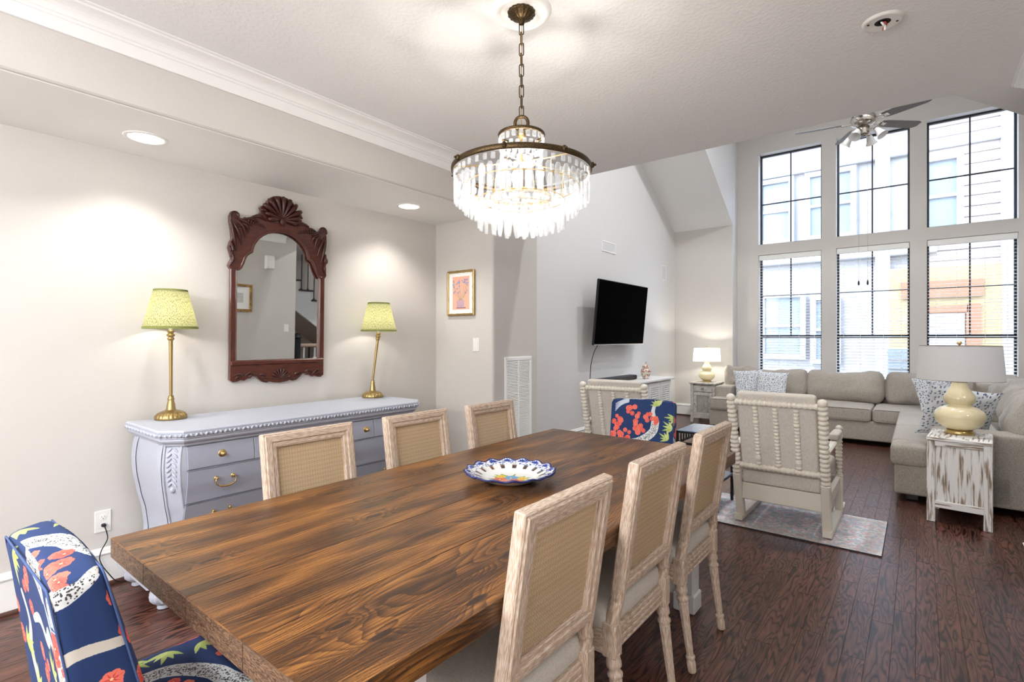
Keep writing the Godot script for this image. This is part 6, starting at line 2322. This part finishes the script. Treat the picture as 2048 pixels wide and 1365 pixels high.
func chandelier() -> void:
	var md := MB.new()
	md.xf.origin = Vector3(-1.323, YC, -1.74)
	md.lathe([[0.0, -0.004], [0.085, -0.006], [0.09, -0.014], [0.102, -0.022], [0.114, -0.02], [0.12, -0.012], [0.128, 0.0]], 64)
	tag(obj("ceiling_medallion", md, M.trim), "white round plaster medallion on the ceiling around the chandelier canopy", "medallion")
	var t := thing("chandelier", "tiered crystal chandelier with bronze rings hanging over the dining table", "chandelier", Vector3(-1.323, 0, -1.74))
	var cn := MB.new()
	cn.lathe([[0.0, 2.682], [0.012, 2.684], [0.014, 2.70], [0.03, 2.704], [0.044, 2.712], [0.05, 2.72], [0.058, 2.722], [0.06, 2.73], [0.058, 2.736]], 64, 16, 0.07)
	obj("canopy", cn, M.bronze, t)
	var link := MB.new()
	var lp := []
	for k in 20:
		var a := TAU * k / 20.0
		lp.append(Vector3(cos(a) * 0.0095, clampf(sin(a) * 1.7, -1, 1) * 0.0105 + (0.0145 if sin(a) > 0 else -0.0145), 0))
	link.tube(lp, 0.0024, 7, true)
	var lm := link.mesh()
	var y := 2.665
	var i := 0
	while y > 2.27:
		var o := show_mesh("chain_link", lm, M.bronze, t)
		o.position = Vector3(0, y, 0)
		o.rotation_degrees.y = 20 + 90 * (i % 2)
		i += 1
		y -= 0.0445
	obj("cord", piped(bent([Vector3(0.002, 2.69, 0), Vector3(0.004, 2.55, 0.003), Vector3(-0.003, 2.42, 0), Vector3(0.0, 2.25, 0.0)], 6), 0.0018, 6), M.old_brass, t)
	var lo := MB.new()
	lo.xf = Transform3D(Basis(Vector3.UP, deg_to_rad(30)), Vector3(0, 2.262, 0))
	var rp := []
	for k in 28:
		rp.append(Vector3(cos(TAU * k / 28) * 0.028, sin(TAU * k / 28) * 0.03, 0))
	lo.tube(rp, 0.007, 8, true)
	obj("hanging_loop", lo, M.bronze, t)
	obj("stem", lathed([[0.0, 1.94], [0.012, 1.945], [0.014, 1.96], [0.006, 1.98], [0.006, 2.19], [0.012, 2.2], [0.02, 2.215], [0.012, 2.235], [0.0, 2.24]], 16), M.old_brass, t)
	obj("ring", piped(ring_path(0.093, 2.211), 0.0075, 8, true), M.bronze, t)
	var big := MB.new()
	var sec := []
	for k in 72:
		var a := TAU * k / 72
		sec.append(a)
	big.grid(72, 10, func(u: float, w: float) -> Vector3:
		var a := u * TAU
		var b := w * TAU
		return Vector3(cos(a) * (0.292 + 0.006 * cos(b)), 2.061 + 0.012 * sin(b), sin(a) * (0.292 + 0.006 * cos(b))), 1.8, 0.1, true, true)
	var bo := obj("ring", big, M.bronze, t)
	for k in 8:
		var a := TAU * k / 8 + 0.35
		var f := MB.new()
		f.ball(Vector3(cos(a) * 0.298, 2.063, sin(a) * 0.298), Vector3(0.01, 0.013, 0.01), 6, 8)
		f.ball(Vector3(cos(a) * 0.309, 2.063, sin(a) * 0.309), Vector3(0.006, 0.005, 0.006), 6, 8)
		obj("finial", f, M.bronze, bo)
	for r in [[0.24, 1.99], [0.182, 1.935], [0.118, 1.915]]:
		obj("ring", piped(ring_path(r[0], r[1]), 0.0035, 6, true), M.brass, t)
	obj("inner_band", lathed([[0.122, 1.938], [0.13, 1.94], [0.13, 1.952], [0.122, 1.954]], 48), M.brass, t)
	for k in 6:
		var a := TAU * k / 6 + 0.2
		var d := Vector3(cos(a), 0, sin(a))
		obj("arm", piped([Vector3(0, 2.10, 0) + d * 0.005, Vector3(0, 2.075, 0) + d * 0.15, Vector3(0, 2.06, 0) + d * 0.288], 0.003, 6), M.old_brass, t)
		obj("drop_rod", piped([Vector3(0, 2.072, 0) + d * 0.18, Vector3(0, 1.93, 0) + d * 0.18], 0.0022, 5), M.old_brass, t)
	for k in 4:
		var a := TAU * k / 4 + 0.6
		var p := Vector3(cos(a) * 0.085, 0, sin(a) * 0.085)
		var b := MB.new()
		b.xf.origin = p
		b.lathe([[0.0, 2.03], [0.011, 2.035], [0.017, 2.05], [0.017, 2.065], [0.01, 2.085], [0.0, 2.10]], 14)
		var bo2 := obj("lamp_bulb", b, M.bulb, t)
		obj("socket", lathed([[0.0, 1.955], [0.012, 1.955], [0.012, 2.035], [0.0, 2.035]], 12, p), M.candle, bo2)
		bulb_light(t, p + Vector3(0, 2.065, 0), CHAND_E, 0.012, Color(1, 0.975, 0.94))
	# crystals
	var bead := MB.new()
	bead.box(Vector3(0, -0.013, 0), Vector3(0.018, 0.026, 0.007), 0.003)
	var bm := bead.mesh()
	var shapes := []
	for q in [[0.100, 0.013], [0.112, 0.013], [0.118, 0.014], [0.112, 0.015]]:
		var c := MB.new()
		var l: float = q[0]
		var hw: float = q[1]
		var ol := PackedVector2Array([Vector2(-hw * 0.45, 0), Vector2(hw * 0.45, 0), Vector2(hw, -0.014), Vector2(hw, -l * 0.72), Vector2(hw * 0.5, -l), Vector2(-hw * 0.5, -l), Vector2(-hw, -l * 0.72), Vector2(-hw, -0.014)])
		c.prism(ol, -0.0045, 0.0045, 0.003)
		shapes.append(c.mesh())
	var rows := [[0.093, 2.203, 20, -1], [0.09, 2.166, 20, -1], [0.088, 2.13, 20, -1], [0.284, 2.047, 46, -1], [0.281, 2.014, 46, 0], [0.238, 1.986, 36, 1], [0.238, 2.02, 30, -1], [0.18, 1.932, 26, 2], [0.118, 1.906, 18, 3]]
	for r in rows:
		for k in r[2]:
			var a: float = TAU * (k + 0.5 * (rows.find(r) % 2)) / r[2] + rng.randf_range(-0.012, 0.012)
			var o := show_mesh("crystal", bm if r[3] < 0 else shapes[r[3]], M.crystal, t)
			o.position = Vector3(cos(a) * r[0], r[1] + rng.randf_range(-0.003, 0.003), sin(a) * r[0])
			o.rotation = Vector3(rng.randf_range(-0.03, 0.03), PI / 2 - a + rng.randf_range(-0.25, 0.25), rng.randf_range(-0.05, 0.05))

func fan() -> void:
	var t := thing("ceiling_fan", "ceiling fan with dark blades and four frosted glass lights in the living room", "ceiling fan", Vector3(-0.47, -0.035, -6.72))
	obj("downrod", lathed([[0.0, 3.8], [0.013, 3.8], [0.013, 5.86], [0.0, 5.86]], 14), M.nickel, t)
	obj("ceiling_canopy", lathed([[0.02, 5.78], [0.05, 5.8], [0.07, 5.86], [0.07, 5.9]], 24), M.nickel, t)
	obj("motor", lathed([[0.0, 3.66], [0.06, 3.665], [0.075, 3.68], [0.11, 3.7], [0.12, 3.74], [0.11, 3.78], [0.06, 3.8], [0.03, 3.83], [0.0, 3.83]], 32), M.nickel, t)
	obj("switch_housing", lathed([[0.0, 3.57], [0.045, 3.575], [0.055, 3.6], [0.05, 3.64], [0.06, 3.66], [0.0, 3.662]], 28), M.nickel, t)
	for k in 5:
		var a := deg_to_rad(172 + 72 * k)
		var bl := Transform3D(Basis(Vector3.UP, -a) * Basis(Vector3.RIGHT, deg_to_rad(-13)), Vector3(0, 3.72, 0))
		var b := MB.new()
		b.xf = bl * Transform3D(Basis(Vector3(1, 0, 0), Vector3(0, 0, -1), Vector3(0, 1, 0)), Vector3.ZERO)
		b.prism(PackedVector2Array([Vector2(0.2, -0.048), Vector2(0.26, -0.058), Vector2(0.6, -0.066), Vector2(0.64, -0.05), Vector2(0.645, 0.02), Vector2(0.62, 0.05), Vector2(0.58, 0.064), Vector2(0.26, 0.058), Vector2(0.2, 0.048)]), -0.003, 0.003, 0.001)
		var o := obj("blade", b, M.fan_blade, t)
		var h := MB.new()
		h.xf = bl
		for s in [-1.0, 1.0]:
			h.tube(bent([Vector3(0.09, 0.0, 0), Vector3(0.14, -0.012, s * 0.012), Vector3(0.19, -0.008, s * 0.034), Vector3(0.235, -0.006, s * 0.012)], 4), 0.006, 6)
		h.box(Vector3(0.235, -0.006, 0), Vector3(0.05, 0.005, 0.05), 0.002)
		obj("blade_iron", h, M.nickel, o)
	for k in 4:
		var a := deg_to_rad(20 + 90 * k)
		var d := Vector3(cos(a), 0, sin(a))
		var arm := part("lamp_arm", t)
		obj("tube", piped(bent([Vector3(0, 3.62, 0) + d * 0.045, Vector3(0, 3.63, 0) + d * 0.09, Vector3(0, 3.6, 0) + d * 0.125], 5), 0.008, 8), M.nickel, arm)
		var ax := (Vector3.DOWN + d * 0.75).normalized()
		var side := ax.cross(Vector3.UP).normalized()
		var g := MB.new()
		g.xf = Transform3D(Basis(side, ax, side.cross(ax)), Vector3(0, 3.61, 0) + d * 0.12)
		g.lathe([[0.018, 0.0], [0.024, 0.01], [0.03, 0.03], [0.036, 0.06], [0.045, 0.09], [0.058, 0.108], [0.055, 0.108], [0.042, 0.088], [0.033, 0.058], [0.02, 0.012]], 24)
		obj("glass_shade", g, M.frosted, arm)
		var c := MB.new()
		c.xf = g.xf
		c.lathe([[0.0, -0.012], [0.02, -0.012], [0.022, 0.012], [0.0, 0.012]], 16)
		obj("socket_cup", c, M.nickel, arm)
	for k in 2:
		var x := -0.04 + k * 0.08
		var p := part("pull_chain", t)
		obj("chain", piped([Vector3(x, 3.58, 0.02), Vector3(x, 2.02, 0.02)], 0.0012, 5), M.nickel, p)
		obj("fob", lathed([[0.0, 1.955], [0.006, 1.96], [0.01, 1.975], [0.007, 2.0], [0.0, 2.02]], 12, Vector3(x, 0, 0.02)), M.black, p)
